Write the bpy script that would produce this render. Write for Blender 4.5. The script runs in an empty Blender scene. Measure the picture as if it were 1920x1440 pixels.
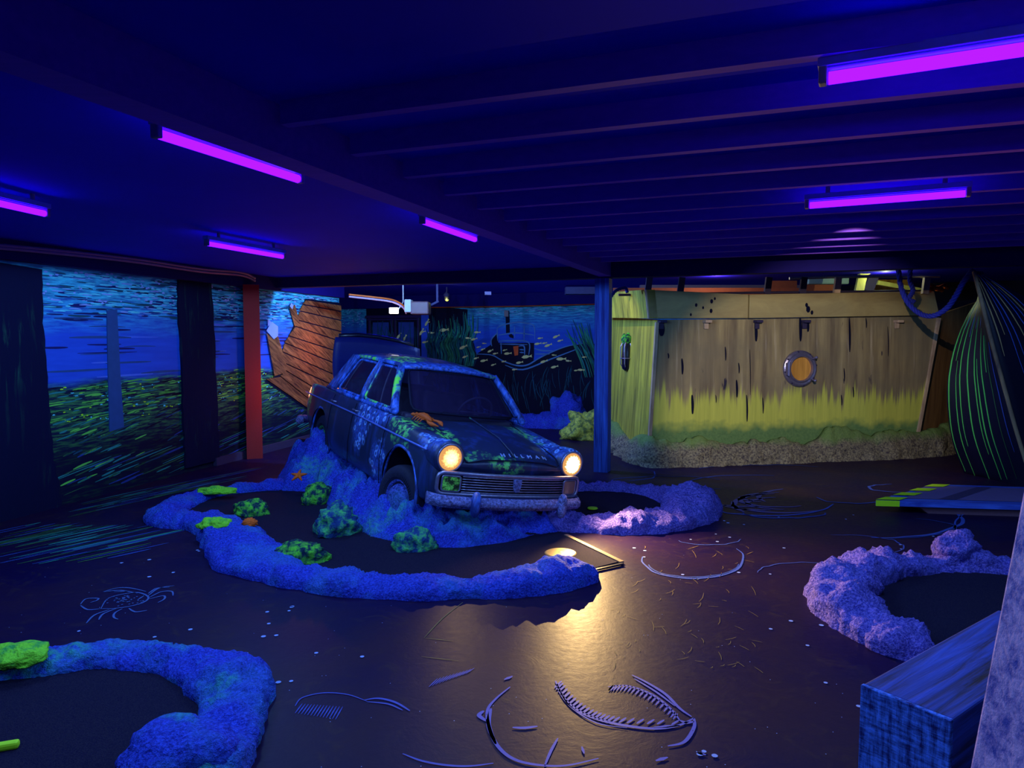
import bpy, bmesh, math, random
import numpy as np
from mathutils import Vector, Matrix, noise as mn
random.seed(7)
PI = math.pi
# ------------------------------------------------------------------ camera, world, exposure
CAM_H, FPX, PITCH = 1.6, 1330.0, math.atan(85 / 1330)
cam = bpy.data.cameras.new('camera'); camo = bpy.data.objects.new('camera', cam)
bpy.context.scene.collection.objects.link(camo); bpy.context.scene.camera = camo
camo.location = (0, 0, CAM_H); camo.rotation_euler = (PI / 2 - PITCH, 0, 0)
cam.sensor_width = 36; cam.lens = FPX / 1920 * 36; cam.clip_start = 0.05
S = bpy.context.scene
S.view_settings.view_transform = 'Standard'; S.view_settings.look = 'None'
S.view_settings.gamma = 1; S.view_settings.use_curve_mapping = False
S.view_settings.exposure = 0.0
w = bpy.data.worlds.new('world'); S.world = w; w.use_nodes = True
w.node_tree.nodes['Background'].inputs[0].default_value = (0.01, 0.01, 0.2, 1)
w.node_tree.nodes['Background'].inputs[1].default_value = 0.05
UVC = (0.22, 0.5, 1.0)          # the bluish light the black-light fittings give off
UVP = 24.0                       # watts for each of the three unseen spots added under a fitting's tube

def lamp(name, kind, loc, power, col, target=None, radius=0.0, **kw):
    l = bpy.data.lights.new(name, kind); l.energy = power; l.color = col
    if kind in ('POINT', 'SPOT'): l.shadow_soft_size = radius
    for k, v in kw.items(): setattr(l, k, v)
    o = bpy.data.objects.new(name, l); S.collection.objects.link(o); o.location = loc
    if target is not None:
        o.rotation_euler = (Vector(target) - Vector(loc)).to_track_quat('-Z', 'Y').to_euler()
    return o

# ------------------------------------------------------------------ geometry of the view (measuring the photograph)
cp, sp = math.cos(PITCH), math.sin(PITCH)
def ray(px, py):
    u, v = (px - 960) / FPX, (720 - py) / FPX
    return Vector((u, cp + v * sp, -sp + v * cp))
def G(px, py, z=0.0):
    r = ray(px, py); t = (z - CAM_H) / r.z
    return Vector((r.x * t, r.y * t, z))
def D(px, py, Y):
    r = ray(px, py); t = Y / r.y
    return Vector((r.x * t, Y, CAM_H + r.z * t))
class Frame:                    # a vertical plane: local x along it, local z up, local -y towards the room
    def __init__(s, p0, p1):
        p0 = Vector((p0[0], p0[1], 0)); p1 = Vector((p1[0], p1[1], 0))
        s.p0 = p0; s.L = (p1 - p0).length; s.d = (p1 - p0).normalized()
        s.a = math.atan2(s.d.y, s.d.x); s.n = Vector((-s.d.y, s.d.x, 0))
        s.M = Matrix.Translation(p0) @ Matrix.Rotation(s.a, 4, 'Z')
    def px(s, x, y, off=0.0):
        r = ray(x, y); o = Vector((0, 0, CAM_H)); q = s.p0 + s.n * off
        t = (q - o).dot(s.n) / r.dot(s.n); p = o + r * t
        return ((p - s.p0).dot(s.d), p.z)
    def w(s, x, z, off=0.0):
        return s.p0 + s.d * x + s.n * off + Vector((0, 0, z))
DD = Vector((0.352, 0.936, 0)); DR = Vector((0.936, -0.352, 0))   # the room's own two directions: into depth, to the right

# ------------------------------------------------------------------ object helpers
C = S.collection
def wm(o):
    m = Matrix.Translation(o.location) @ o.rotation_euler.to_matrix().to_4x4()
    return (wm(o.parent) @ m) if o.parent else m
def tag(o, label=None, cat=None, group=None, kind=None):
    if label: o['label'] = label
    if cat: o['category'] = cat
    if group: o['group'] = group
    if kind: o['kind'] = kind
    return o
def thing(name, loc, label, cat, rz=0, group=None):
    o = bpy.data.objects.new(name, None); C.objects.link(o); o.location = loc; o.rotation_euler = (0, 0, rz)
    o.empty_display_size = .1
    return tag(o, label, cat, group)
def obj(name, bm, m, parent=None, world=False, loc=None, rz=0, smooth=False, subsurf=0, bevel=0):
    if world and (parent or loc is not None):
        M = wm(parent) if parent else (Matrix.Translation(loc) @ Matrix.Rotation(rz, 4, 'Z'))
        bmesh.ops.transform(bm, matrix=M.inverted(), verts=bm.verts)
    bmesh.ops.recalc_face_normals(bm, faces=bm.faces)
    me = bpy.data.meshes.new(name); bm.to_mesh(me); bm.free()
    if smooth:
        for p in me.polygons: p.use_smooth = True
    for mm in (m if isinstance(m, (list, tuple)) else [m]): me.materials.append(mm)
    o = bpy.data.objects.new(name, me); C.objects.link(o)
    if parent: o.parent = parent
    if loc is not None: o.location = loc; o.rotation_euler = (0, 0, rz)
    if bevel:
        b = o.modifiers.new('b', 'BEVEL'); b.width = bevel; b.segments = 2; b.limit_method = 'ANGLE'
    if subsurf:
        s = o.modifiers.new('s', 'SUBSURF'); s.levels = s.render_levels = subsurf
    return o
def BM(): return bmesh.new()
def box(bm, c, size, rot=None, mi=0):
    M = Matrix.Translation(c) @ (rot.to_4x4() if rot is not None else Matrix())
    r = bmesh.ops.create_cube(bm, size=1, matrix=M @ Matrix.Diagonal((*size, 1)))
    for v in r['verts']:
        for f in v.link_faces: f.material_index = mi
def beam(bm, a, b, w_, h_, up=(0, 0, 1)):
    a = Vector(a); b = Vector(b); d = (b - a); L = d.length; d.normalize()
    s = d.cross(Vector(up)); s.normalize(); u = s.cross(d)
    M = Matrix((d, s, u)).transposed()
    box(bm, (a + b) / 2, (L, w_, h_), M)
def cr(pts, n, closed=False):   # Catmull-Rom
    P = [np.array(p, float) for p in pts]; N = len(P); out = []
    seg = N if closed else N - 1
    for i in range(seg):
        if closed: p0, p1, p2, p3 = P[i - 1], P[i], P[(i + 1) % N], P[(i + 2) % N]
        else: p0, p1, p2, p3 = P[max(i - 1, 0)], P[i], P[i + 1], P[min(i + 2, N - 1)]
        for k in range(n):
            t = k / n
            out.append(.5 * ((2 * p1) + (-p0 + p2) * t + (2 * p0 - 5 * p1 + 4 * p2 - p3) * t * t + (-p0 + 3 * p1 - 3 * p2 + p3) * t ** 3))
    if not closed: out.append(P[-1])
    return out
def tube(bm, pts, r, seg=8, cap=True, closed=False):
    pts = [Vector(p) for p in pts]; n = len(pts)
    rr = r if isinstance(r, (list, tuple)) else [r] * n
    rings = []; prev = None
    for i, p in enumerate(pts):
        if closed: t = pts[(i + 1) % n] - pts[i - 1]
        else: t = pts[min(i + 1, n - 1)] - pts[max(i - 1, 0)]
        t.normalize()
        if prev is None:
            a = Vector((0, 0, 1)) if abs(t.z) < .9 else Vector((1, 0, 0)); s = t.cross(a).normalized()
        else: s = (prev - t * prev.dot(t)).normalized()
        prev = s; u = t.cross(s)
        rings.append([bm.verts.new(p + (s * math.cos(2 * PI * k / seg) + u * math.sin(2 * PI * k / seg)) * rr[i]) for k in range(seg)])
    for i in range(n if closed else n - 1):
        A, B = rings[i], rings[(i + 1) % n]
        for k in range(seg): bm.faces.new((A[k], A[(k + 1) % seg], B[(k + 1) % seg], B[k]))
    if cap and not closed: bm.faces.new(rings[0]); bm.faces.new(rings[-1][::-1])
def cyl(bm, a, b, r, seg=20, r2=None): tube(bm, [a, b], [r, r if r2 is None else r2], seg)
def lathe(bm, prof, M, seg=32):  # prof (radius, height) about local z
    rings = []
    for (r, h) in prof:
        rings.append([bm.verts.new(M @ Vector((r * math.cos(2 * PI * k / seg), r * math.sin(2 * PI * k / seg), h))) for k in range(seg)])
    for A, B in zip(rings, rings[1:]):
        for k in range(seg): bm.faces.new((A[k], A[(k + 1) % seg], B[(k + 1) % seg], B[k]))
    bm.faces.new(rings[0][::-1]); bm.faces.new(rings[-1])
def grid(bm, P, closed_u=False):
    V = [[bm.verts.new(p) for p in row] for row in P]
    for i in range(len(V) - 1):
        n = len(V[0]); 
        for j in range(n if closed_u else n - 1):
            bm.faces.new((V[i][j], V[i][(j + 1) % n], V[i + 1][(j + 1) % n], V[i + 1][j]))
    return V
def ribbon(bm, pts, wd, f, n=6, mi=0):   # brush stroke: 2-D points -> f(x, y) in 3-D, width tapering to both ends
    P = [np.array(p, float) for p in (cr(pts, n) if len(pts) > 2 else [pts[0], (np.array(pts[0]) + np.array(pts[1])) / 2, pts[1]])]
    m = len(P); V = []
    for i, p in enumerate(P):
        t = P[min(i + 1, m - 1)] - P[max(i - 1, 0)]; L = np.hypot(*t) or 1; nn = np.array((-t[1], t[0])) / L
        s = i / (m - 1); ww = wd * .5 * (math.sin(PI * (0.06 + .88 * s)) ** .6)
        a, b = p + nn * ww, p - nn * ww
        V.append((bm.verts.new(f(*a)), bm.verts.new(f(*b))))
    for A, B in zip(V, V[1:]):
        fc = bm.faces.new((A[0], A[1], B[1], B[0])); fc.material_index = mi
def poly(bm, pts, f, mi=0):
    fc = bm.faces.new([bm.verts.new(f(*p)) for p in pts]); fc.material_index = mi
def disc2(bm, c, rx, ry, f, seg=8, mi=0):
    poly(bm, [(c[0] + rx * math.cos(2 * PI * k / seg), c[1] + ry * math.sin(2 * PI * k / seg)) for k in range(seg)], f, mi)
def fbm(p, o=4):
    return mn.fractal(Vector(p), 1.0, 2.0, o)

# ------------------------------------------------------------------ materials
class NB:
    def __init__(s, name):
        s.m = bpy.data.materials.new(name); s.m.use_nodes = True; s.t = s.m.node_tree; s.t.nodes.clear()
        s.out = s.t.nodes.new('ShaderNodeOutputMaterial'); s.co = s.t.nodes.new('ShaderNodeTexCoord').outputs['Object']
    def add(s, typ, ins={}, **pr):
        n = s.t.nodes.new(typ)
        for k, v in pr.items(): setattr(n, k, v)
        for k, v in ins.items(): s.set(n.inputs[k], v)
        return n
    def set(s, i, v):
        if isinstance(v, bpy.types.NodeSocket): s.t.links.new(v, i)
        elif isinstance(v, tuple) and len(v) == 3 and i.type == 'RGBA': i.default_value = (*v, 1)
        else: i.default_value = v
    def noise(s, sc, det=4, ro=.55, vec=None, dist=0):
        return s.add('ShaderNodeTexNoise', {'Vector': vec or s.co, 'Scale': sc, 'Detail': det, 'Roughness': ro, 'Distortion': dist}).outputs['Fac']
    def vor(s, sc, vec=None, feat='F1'):
        return s.add('ShaderNodeTexVoronoi', {'Vector': vec or s.co, 'Scale': sc}, feature=feat).outputs['Distance']
    def mp(s, scale=(1, 1, 1), rot=(0, 0, 0), loc=(0, 0, 0), vec=None):
        return s.add('ShaderNodeMapping', {'Vector': vec or s.co, 'Scale': scale, 'Rotation': rot, 'Location': loc}).outputs[0]
    def xyz(s): return s.add('ShaderNodeSeparateXYZ', {0: s.co}).outputs
    def ma(s, op, a, b=0.0, c=0.0, clamp=False):
        return s.add('ShaderNodeMath', {0: a, 1: b, 2: c}, operation=op, use_clamp=clamp).outputs[0]
    def ramp(s, f, stops):
        n = s.add('ShaderNodeValToRGB', {0: f}); e = n.color_ramp.elements
        while len(e) < len(stops): e.new(.5)
        for i, (p, c) in enumerate(stops):
            e[i].position = p; e[i].color = (*c, 1) if isinstance(c, tuple) else (c, c, c, 1)
        return n.outputs[0]
    def mix(s, f, a, b, bl='MIX'):
        n = s.add('ShaderNodeMix', {}, data_type='RGBA', blend_type=bl)
        s.set(n.inputs[0], f); s.set(n.inputs[6], a); s.set(n.inputs[7], b); return n.outputs[2]
    def step(s, v, a, b):       # 0 below a, 1 above b
        return s.add('ShaderNodeMapRange', {0: v, 1: a, 2: b, 3: 0.0, 4: 1.0}, clamp=True).outputs[0]
    def blob(s, c, r, soft=.08, nz=None, amp=.2, sc=(1, 1, 1)):
        v = s.add('ShaderNodeVectorMath', {0: s.co, 1: c}, operation='SUBTRACT').outputs[0]
        v = s.add('ShaderNodeVectorMath', {0: v, 1: sc}, operation='MULTIPLY').outputs[0]
        d = s.add('ShaderNodeVectorMath', {0: v}, operation='LENGTH').outputs['Value']
        if nz is not None: d = s.ma('MULTIPLY_ADD', s.ma('SUBTRACT', nz, .5), amp * 2, d)
        return s.step(d, r, r - soft)
    def bsdf(s, col, ro=.7, spec=.3, metal=0.0, bump=None, bs=.3, bd=.02, em=None, es=0.0, coat=0.0, alpha=None, trans=None):
        n = s.add('ShaderNodeBsdfPrincipled', {'Base Color': col, 'Roughness': ro, 'Specular IOR Level': spec, 'Metallic': metal, 'Coat Weight': coat})
        if bump is not None:
            b = s.add('ShaderNodeBump', {'Height': bump, 'Strength': bs, 'Distance': bd}); s.t.links.new(b.outputs[0], n.inputs['Normal'])
        if em is not None: s.set(n.inputs['Emission Color'], em); s.set(n.inputs['Emission Strength'], es)
        if trans is not None: n.inputs['Transmission Weight'].default_value = trans
        s.t.links.new(n.outputs[0], s.out.inputs[0]); return s.m
def plain(name, col, ro=.6, spec=.3, metal=0.0, nsc=20, amt=.25, **kw):
    b = NB(name); n = b.noise(nsc); c2 = tuple(x * (1 - amt) for x in col)
    return b.bsdf(b.mix(n, c2, col), ro, spec, metal, bump=n, bs=.15, bd=.004, **kw)
def emis(name, col, st):
    b = NB(name); e = b.add('ShaderNodeEmission', {'Color': col, 'Strength': st}); b.t.links.new(e.outputs[0], b.out.inputs[0]); return b.m

BLUEROCK = (.05, .095, .90)
def rock_mat(name, base=BLUEROCK, dark=(.02, .028, .42), green=.0, gcol=(.12, .75, .10), teal=(.07, .35, .6), gthr=.6, fine=70, gblobs=()):
    b = NB(name); n1 = b.noise(3.2, 5); n2 = b.noise(fine, 3, .7); n3 = b.noise(fine * .33, 4, .6)
    c = b.mix(b.step(n2, .38, .62), dark, base)
    c = b.mix(b.ma('MULTIPLY', b.step(n1, .48, .7), .35), c, teal)
    if green:
        g = b.step(b.noise(2.3, 4, vec=b.mp(loc=(3, 7, 1))), gthr, gthr + .12)
        g = b.ma('MULTIPLY', g, b.ma('MULTIPLY', b.step(n3, .35, .6), green))
        c = b.mix(g, c, gcol)
    for (cc, r) in gblobs:
        g = b.blob(cc, r, .1, n1, .1); g = b.ma('MULTIPLY', g, b.step(n3, .3, .62))
        c = b.mix(g, c, gcol)
    h = b.ma('ADD', b.ma('MULTIPLY', n2, .6), n3)
    return b.bsdf(c, .85, .2, bump=h, bs=1.0, bd=.035)
M = {}
M['rock'] = rock_mat('blue_painted_rock')
M['mound'] = rock_mat('blue_painted_mound', green=.55, gthr=.53, gcol=(.08, .55, .30), teal=(.06, .40, .75),
                      gblobs=[])
M['rock_warmlit'] = rock_mat('warmlit_painted_rock', base=(.27, .19, .85), dark=(.05, .04, .40), teal=(.12, .16, .85))  # blue rock with the warm headlamp light put into its base colour
M['rock_green'] = rock_mat('blue_green_painted_rock', green=.8, gthr=.52, gcol=(.06, .50, .32))
def moss(name, hi=(.20, .85, .05), lo=(.006, .03, .07), t=(.45, .62)):
    b = NB(name); n = b.noise(16, 5, .65); n2 = b.noise(60, 3)
    c = b.mix(b.step(n, *t), lo, b.mix(n2, (hi[0] * .5, hi[1] * .6, hi[2]), hi))
    return b.bsdf(c, .8, .2, bump=b.ma('ADD', n, n2), bs=.8, bd=.02)
M['moss'] = moss('green_moss_rock'); M['moss_bright'] = moss('bright_moss_rock', hi=(.35, 1., .04), lo=(.05, .4, .08), t=(.35, .5))
M['moss_teal'] = moss('teal_moss_rock', hi=(.13, .70, .16), lo=(.012, .05, .22), t=(.45, .64))
M['moss_far'] = moss('yellow_moss_rock', hi=(.8, .8, .10), lo=(.10, .16, .06), t=(.4, .6))
M['ceil'] = plain('ceiling_paint', (.012, .004, .88), .8, .1, amt=.15, nsc=2)
def joist():
    b = NB('dark_joist_wood'); n = b.noise(6, 4, vec=b.mp((.3, 6, 6)))
    return b.bsdf(b.mix(n, (.10, .03, .75), (.26, .08, .9)), .75, .2, bump=n, bs=.2, bd=.004)
M['joist'] = joist(); M['black'] = plain('black_paint', (.006, .005, .03), .7, .2)
M['blackgloss'] = plain('black_gloss', (.006, .006, .03), .3, .5)
M['header'] = plain('dark_header', (.006, .003, .16), .8, .15)
M['chrome'] = plain('dull_chrome', (.42, .38, .62), .32, .5, .75, nsc=30, amt=.5)
M['white_plastic'] = plain('white_plastic', (.40, .38, .40), .5)
M['orange'] = plain('orange_coral', (1., .16, .015), .7, amt=.5, nsc=60)
M['redor'] = plain('orange_red_paint', (.75, .11, .015), .6, amt=.4, nsc=30)
M['brass'] = plain('worn_brass_disc', (.75, .56, .25), .3, .6, .6, nsc=9, amt=.4)
M['alu'] = plain('alu_strip', (.55, .42, .3), .3, .5, .7)
M['lime'] = plain('lime_paint', (.60, 1., .02), .6, amt=.1)
M['pink'] = plain('pink_paint', (1., .06, .10), .6)
M['tube'] = emis('violet_tube_glass', (.065, .0015, 1.0), 8.0)
M['tube2'] = emis('violet_tube_hot', (.75, .03, 1.0), 1.3)
M['lampwhite'] = emis('lamp_white', (1, .95, .8), 6)
M['yellowlamp'] = emis('lamp_yellow', (.75, .8, .12), 1.6)
# paints for murals and floor paintings
for k, c in {'p_cyan': (.16, .85, 1.), 'p_blue': (.12, .22, .95), 'p_ltblue': (.35, .45, 1.), 'p_green': (.20, .75, .10), 'p_teal': (.03, .30, .28),
             'p_dkteal': (.012, .09, .16), 'p_dim': (.06, .11, .55), 'p_fdim': (.03, .07, .36), 'p_cream': (.95, .85, .35), 'p_black': (.003, .004, .03),
             'p_gdim': (.05, .16, .07), 'p_gline': (.10, .65, .14), 'p_tan': (.50, .33, .17), 'p_steel': (.10, .26, .62), 'p_orange': (.9, .13, .04),
             'p_pile': (.03, .09, .30), 'p_dirt': (.30, .2, .08), 'p_night': (.01, .015, .16)}.items():
    M[k] = plain(k, c, .7, .15, amt=.3, nsc=12)

def floor_mat():
    b = NB('floor_black_paint'); n = b.noise(1.1, 6, .6, dist=.6); f = b.noise(26, 5, .65); s = b.noise(5, 6, .7, dist=1.5)
    c = b.mix(b.step(n, .35, .7), (.008, .003, .044), (.026, .010, .034))
    c = b.mix(b.ma('MULTIPLY', b.step(s, .55, .75), .4), c, (.075, .042, .03))
    x = b.xyz()
    ro = b.ma('MULTIPLY_ADD', f, .18, .38)
    return b.bsdf(c, ro, .08, bump=b.ma('ADD', b.ma('MULTIPLY', f, .5), s), bs=.16, bd=.012)
M['floor'] = floor_mat()
def carpet():
    b = NB('dark_putting_carpet'); n = b.noise(220, 2, .8); n2 = b.noise(3)
    return b.bsdf(b.mix(b.step(n, .35, .7), (.003, .002, .03), (.032, .022, .045)), .95, .1, bump=n, bs=.6, bd=.006)
M['carpet'] = carpet()

def sea_mat(name, zt=1.72, zg=1.12, zb=.55, bright=1.0, lowdark=False):
    b = NB(name); x = b.xyz(); z = x['Z']
    n = b.noise(1, 5, .6, vec=b.mp((1.6, 1, 14))); n2 = b.noise(1, 5, .65, vec=b.mp((4, 1, 38), loc=(3, 0, 1)))
    wob = b.noise(1, 3, vec=b.mp((1.2, 1, 4)))
    zz = b.ma('MULTIPLY_ADD', wob, .25, z)
    mid = b.mix(n, (.012 * bright, .055 * bright, .50 * bright), (.03 * bright, .13 * bright, .85 * bright))
    top = b.mix(b.step(n2, .38, .66), (.015, .07, .30), (.08 * bright, .75 * bright, .98 * bright))
    c = b.mix(b.step(zz, zt, zt + .45), mid, top)
    lo = b.mix(b.step(n2, .46, .70), (.005, .015, .05), (.10, .42, .09))
    if lowdark: lo = (.006, .008, .05)
    else:
        lo = b.mix(b.step(zz, zb + .35, zb), lo, b.mix(b.step(n2, .5, .75), (.003, .005, .03), (.015, .07, .03)))
    c = b.mix(b.step(zz, zg + .22, zg + .12), c, lo)
    return b.bsdf(c, .7, .15)
M['sea_left'] = sea_mat('mural_sea_left'); M['sea_back'] = sea_mat('mural_sea_back', zt=1.85, zg=1.0, bright=.95, lowdark=True)
def pile_mat():
    b = NB('painted_pile_bark'); n = b.noise(1, 6, .65, vec=b.mp((14, 1, 1.5)), dist=.5); x = b.xyz()
    g = b.ma('MULTIPLY', b.step(n, .55, .8), b.step(b.noise(1.3, 3), .45, .65))
    c = b.mix(g, (.004, .005, .035), (.03, .14, .09))
    return b.bsdf(c, .85, .1, bump=n, bs=.4, bd=.02)
M['pile'] = pile_mat()
def wood(name, a, c_, sc=(2, 14, 14), ro=.7, bs=.35):
    b = NB(name); n = b.noise(1, 6, .65, vec=b.mp(sc), dist=.6); k = b.noise(2.2, 2)
    c = b.mix(b.step(n, .32, .68), a, c_)
    return b.bsdf(b.mix(b.ma('MULTIPLY', k, .4), c, a), ro, .25, bump=n, bs=bs, bd=.008)
def deckwood():
    b = NB('wreck_deck_wood'); v = b.mp((3, 1, 26), vec=b.mp(rot=(0, -.5, 0))); n = b.noise(1, 6, .7, vec=v, dist=.5); k = b.noise(1, 2, vec=b.mp((.8, 1, 6), vec=b.mp(rot=(0, -.5, 0))))
    c = b.mix(b.step(n, .36, .62), (.06, .018, .010), (.46, .18, .055)); return b.bsdf(b.mix(b.step(k, .35, .7), b.mix(.5, c, (.07, .02, .015)), c), .8, .15, bump=n, bs=.4, bd=.01)
M['deck'] = deckwood()
M['orpost'] = plain('red_post', (.38, .045, .05), .9, .1, nsc=90, amt=.3)
M['bluepost'] = wood('blue_painted_timber', (.015, .02, .22), (.07, .20, .95), (30, 30, 1.2), bs=.5)
M['block'] = wood('blue_brushed_timber', (.03, .015, .03), (.05, .11, .75), (1.3, 22, 22), bs=.5)
def blockend():
    b = NB('blue_end_grain'); n = b.noise(1, 6, .7, vec=b.mp((9, 9, 60))); n2 = b.noise(1, 5, .7, vec=b.mp((50, 50, 8)))
    c = b.mix(b.step(b.ma('MULTIPLY', n, n2), .17, .33), (.012, .015, .14), (.10, .25, 1.))
    return b.bsdf(c, .8, .2, bump=n, bs=.4, bd=.01)
M['blockend'] = blockend()
def column():
    b = NB('speckled_lilac_paint'); n = b.noise(14, 5, .7); n2 = b.noise(60, 3, .7)
    c = b.mix(b.step(b.ma('MULTIPLY', n, b.ma('ADD', n2, .5)), .35, .58), (.06, .06, .35), (.50, .30, .62))
    return b.bsdf(c, .75, .2, bump=n2, bs=.3, bd=.01)
M['column'] = column()

def hull_mat():
    b = NB('weathered_hull_paint'); x = b.xyz(); z = x['Z']
    s = b.noise(1, 5, .6, vec=b.mp((7, 7, .55))); s2 = b.noise(1, 4, .6, vec=b.mp((22, 22, .9), loc=(5, 2, 0))); big = b.noise(.9, 4, .6)
    c = b.mix(b.step(s, .35, .65), (.17, .125, .085), (.42, .33, .17))
    c = b.mix(b.step(big, .42, .62), c, b.mix(s2, (.16, .13, .10), (.30, .25, .15)))
    c = b.mix(b.ma('MULTIPLY', b.step(s2, .60, .78), .6), c, (.62, .52, .38))
    dk = b.step(b.noise(1, 3, .5, vec=b.mp((13, 13, 2.4), loc=(1, 9, 3))), .69, .73)
    c = b.mix(dk, c, (.03, .025, .06))
    jag = b.noise(1, 5, .75, vec=b.mp((11, 11, .02)))
    edge = b.ma('SUBTRACT', z, b.ma('MULTIPLY', jag, 1.25))
    g = b.mix(s2, (.40, .44, .08), (.75, .76, .14))
    c = b.mix(b.step(edge, .30, .16), c, g)
    low = b.noise(5, 5, .6)
    e2 = b.ma('SUBTRACT', z, b.ma('MULTIPLY', low, .35))
    c = b.mix(b.step(e2, .36, .22), c, b.mix(b.noise(40, 4), (.06, .14, .06), (.22, .36, .12)))
    return b.bsdf(c, .75, .2, bump=s, bs=.2, bd=.01)
M['hull'] = hull_mat()
M['hullside'] = wood('hull_side_paint', (.16, .15, .03), (.70, .62, .07), (14, 14, .5), bs=.2)
M['band'] = wood('hull_band_paint', (.34, .26, .12), (.52, .42, .18), (1.6, 3, 5), bs=.15)
M['edgewood'] = wood('pale_edge_wood', (.3, .2, .15), (.75, .55, .40), (6, 6, 2))
def skirt():
    b = NB('hull_skirt_rock'); n = b.noise(40, 4, .7); n1 = b.noise(4, 4); x = b.xyz()
    c = b.mix(b.step(n, .36, .64), (.05, .04, .06), (.34, .30, .20))
    zz = b.ma('MULTIPLY_ADD', n1, .25, x['Z'])
    c = b.mix(b.step(zz, .34, .44), c, b.mix(n, (.08, .16, .05), (.25, .36, .12)))
    return b.bsdf(c, .9, .15, bump=n, bs=.8, bd=.02)
M['skirt'] = skirt()
M['orwood'] = wood('orange_wood', (.45, .20, .04), (.85, .42, .08), (18, 18, 1.5), bs=.1)
M['yelwood'] = wood('yellow_timber', (.45, .42, .10), (.85, .82, .25), (6, 6, 2))
M['redwood'] = plain('red_board', (.65, .16, .08), .7)
M['dkwood'] = plain('dark_timber', (.04, .03, .09), .8)
M['rope'] = plain('blue_rope', (.015, .025, .38), .8, amt=.5, nsc=50)
M['bow'] = plain('black_boat_paint', (.006, .005, .03), .45, .4, nsc=4)
M['ramp_top'] = plain('ramp_felt', (.16, .11, .34), .8, nsc=4, amt=.2)
M['ramp_blue'] = wood('ramp_blue_edge', (.02, .03, .35), (.10, .22, 1.), (1.5, 12, 12))
M['ramp_brown'] = plain('ramp_carpet_side', (.22, .10, .16), .9, nsc=60)
M['pipe'] = plain('pale_pipe', (.42, .26, .42), .6)
M['pipe_or'] = plain('orange_pipe', (.6, .10, .01), .6)
# car
def car_mat():
    b = NB('car_dark_paint'); n = b.noise(7, 5, .65); f = b.noise(32, 4, .7); x = b.xyz()
    base = b.mix(b.noise(2.5, 4), (.008, .012, .045), (.02, .03, .11))
    streak = b.noise(1, 5, .65, vec=b.mp((9, 9, 1.5)))
    c = b.mix(b.ma('MULTIPLY', b.step(streak, .52, .75), .45), base, (.03, .08, .5))
    blue = (.10, .22, .95); grn = (.30, 1., .05); tea = (.04, .40, .25)
    def sumb(l):
        r = None
        for (cc, rr, sc) in l:
            m_ = b.blob(cc, rr, .10, n, .18, sc); r = m_ if r is None else b.ma('MAXIMUM', r, m_)
        return r
    # washed blue regions: fender tops, sill under the windows, tail
    reg = sumb([((1.55, -.66, .86), .26, (1, 1, 1.6)), ((1.45, .60, .88), .40, (.75, 1.6, 1.5)), ((.35, -.74, .90), .34, (.7, 1, 2.)),
                ((.15, -.78, .68), .26, (1.3, 1, .9)), ((-1.95, -.66, .75), .24, (1.5, 1, .8)), ((.70, -.78, .42), .26, (1.2, 1, 1))])
    c = b.mix(b.ma('MULTIPLY', reg, b.step(f, .36, .62)), c, (.05, .12, .62))
    v = b.vor(12); ringm = b.ma('MULTIPLY', b.step(v, .20, .26), b.step(v, .42, .34))
    c = b.mix(b.ma('MULTIPLY', ringm, reg), c, (.22, .42, 1.))
    # green weed
    gr = sumb([((1.02, -.70, .90), .24, (1, 1, 1.)), ((1.16, -.77, .70), .10, (.8, 1, 2)), ((1.74, -.36, .78), .13, (1.5, .8, 1)), ((1.84, -.10, .74), .17, (1.5, .7, 1)),
               ((1.35, -.44, .84), .15, (.6, 2, 1)), ((1.1, .45, .93), .24, (.5, 1.7, 1)), ((.86, .25, .96), .10, (1, .3, 1)), ((-1.7, -.72, .75), .22, (2, 1, .7))])
    gm = b.ma('MULTIPLY', gr, b.step(b.noise(22, 4, .6), .47, .56))
    c = b.mix(gm, c, b.mix(f, tea, grn))
    return b.bsdf(c, .42, .5, coat=.25, bump=f, bs=.05, bd=.003)
M['car'] = car_mat()
def pillar_mat(name, lo=(.015, .03, .2), hi=(.07, .2, .95), g=.0):
    b = NB(name); n = b.noise(1, 5, .65, vec=b.mp((14, 14, 5))); n2 = b.noise(4, 3)
    c = b.mix(b.step(n, .42, .62), lo, hi)
    if g: c = b.mix(b.ma('MULTIPLY', b.step(n2, .5, .6), b.step(n, .45, .55)), c, (.22, .9, .08))
    return b.bsdf(c, .5, .4)
M['pillar'] = pillar_mat('car_pillar_paint'); M['pillarg'] = pillar_mat('car_pillar_weedy', g=1)
def roof_mat():
    b = NB('car_roof_paint'); n = b.noise(6, 5, .65); f = b.noise(28, 4)
    y = b.xyz()['Y']; x = b.xyz()['X']
    c = b.mix(b.step(n, .45, .7), (.010, .018, .09), (.03, .06, .32))
    e = b.ma('MAXIMUM', b.step(b.ma('ABSOLUTE', y), .40, .52), b.step(x, .28, .40))
    c = b.mix(b.ma('MULTIPLY', e, b.step(f, .35, .6)), c, (.07, .17, .85))
    v = b.vor(19); ringm = b.ma('MULTIPLY', b.step(v, .2, .26), b.step(v, .42, .34))
    r = b.ma('MAXIMUM', b.blob((.36, .05, 1.38), .10, .04), b.blob((.32, .38, 1.36), .16, .05))
    c = b.mix(b.ma('MULTIPLY', ringm, r), c, (.2, .4, 1.))
    g = b.ma('MAXIMUM', b.blob((.1, -.42, 1.38), .28, .1, n, .3), b.blob((.32, .40, 1.36), .17, .08, n, .3, (1, .7, 1)))
    c = b.mix(b.ma('MULTIPLY', g, b.step(f, .48, .58)), c, (.22, .85, .08))
    return b.bsdf(c, .45, .5, coat=.2)
M['roof'] = roof_mat()
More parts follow.
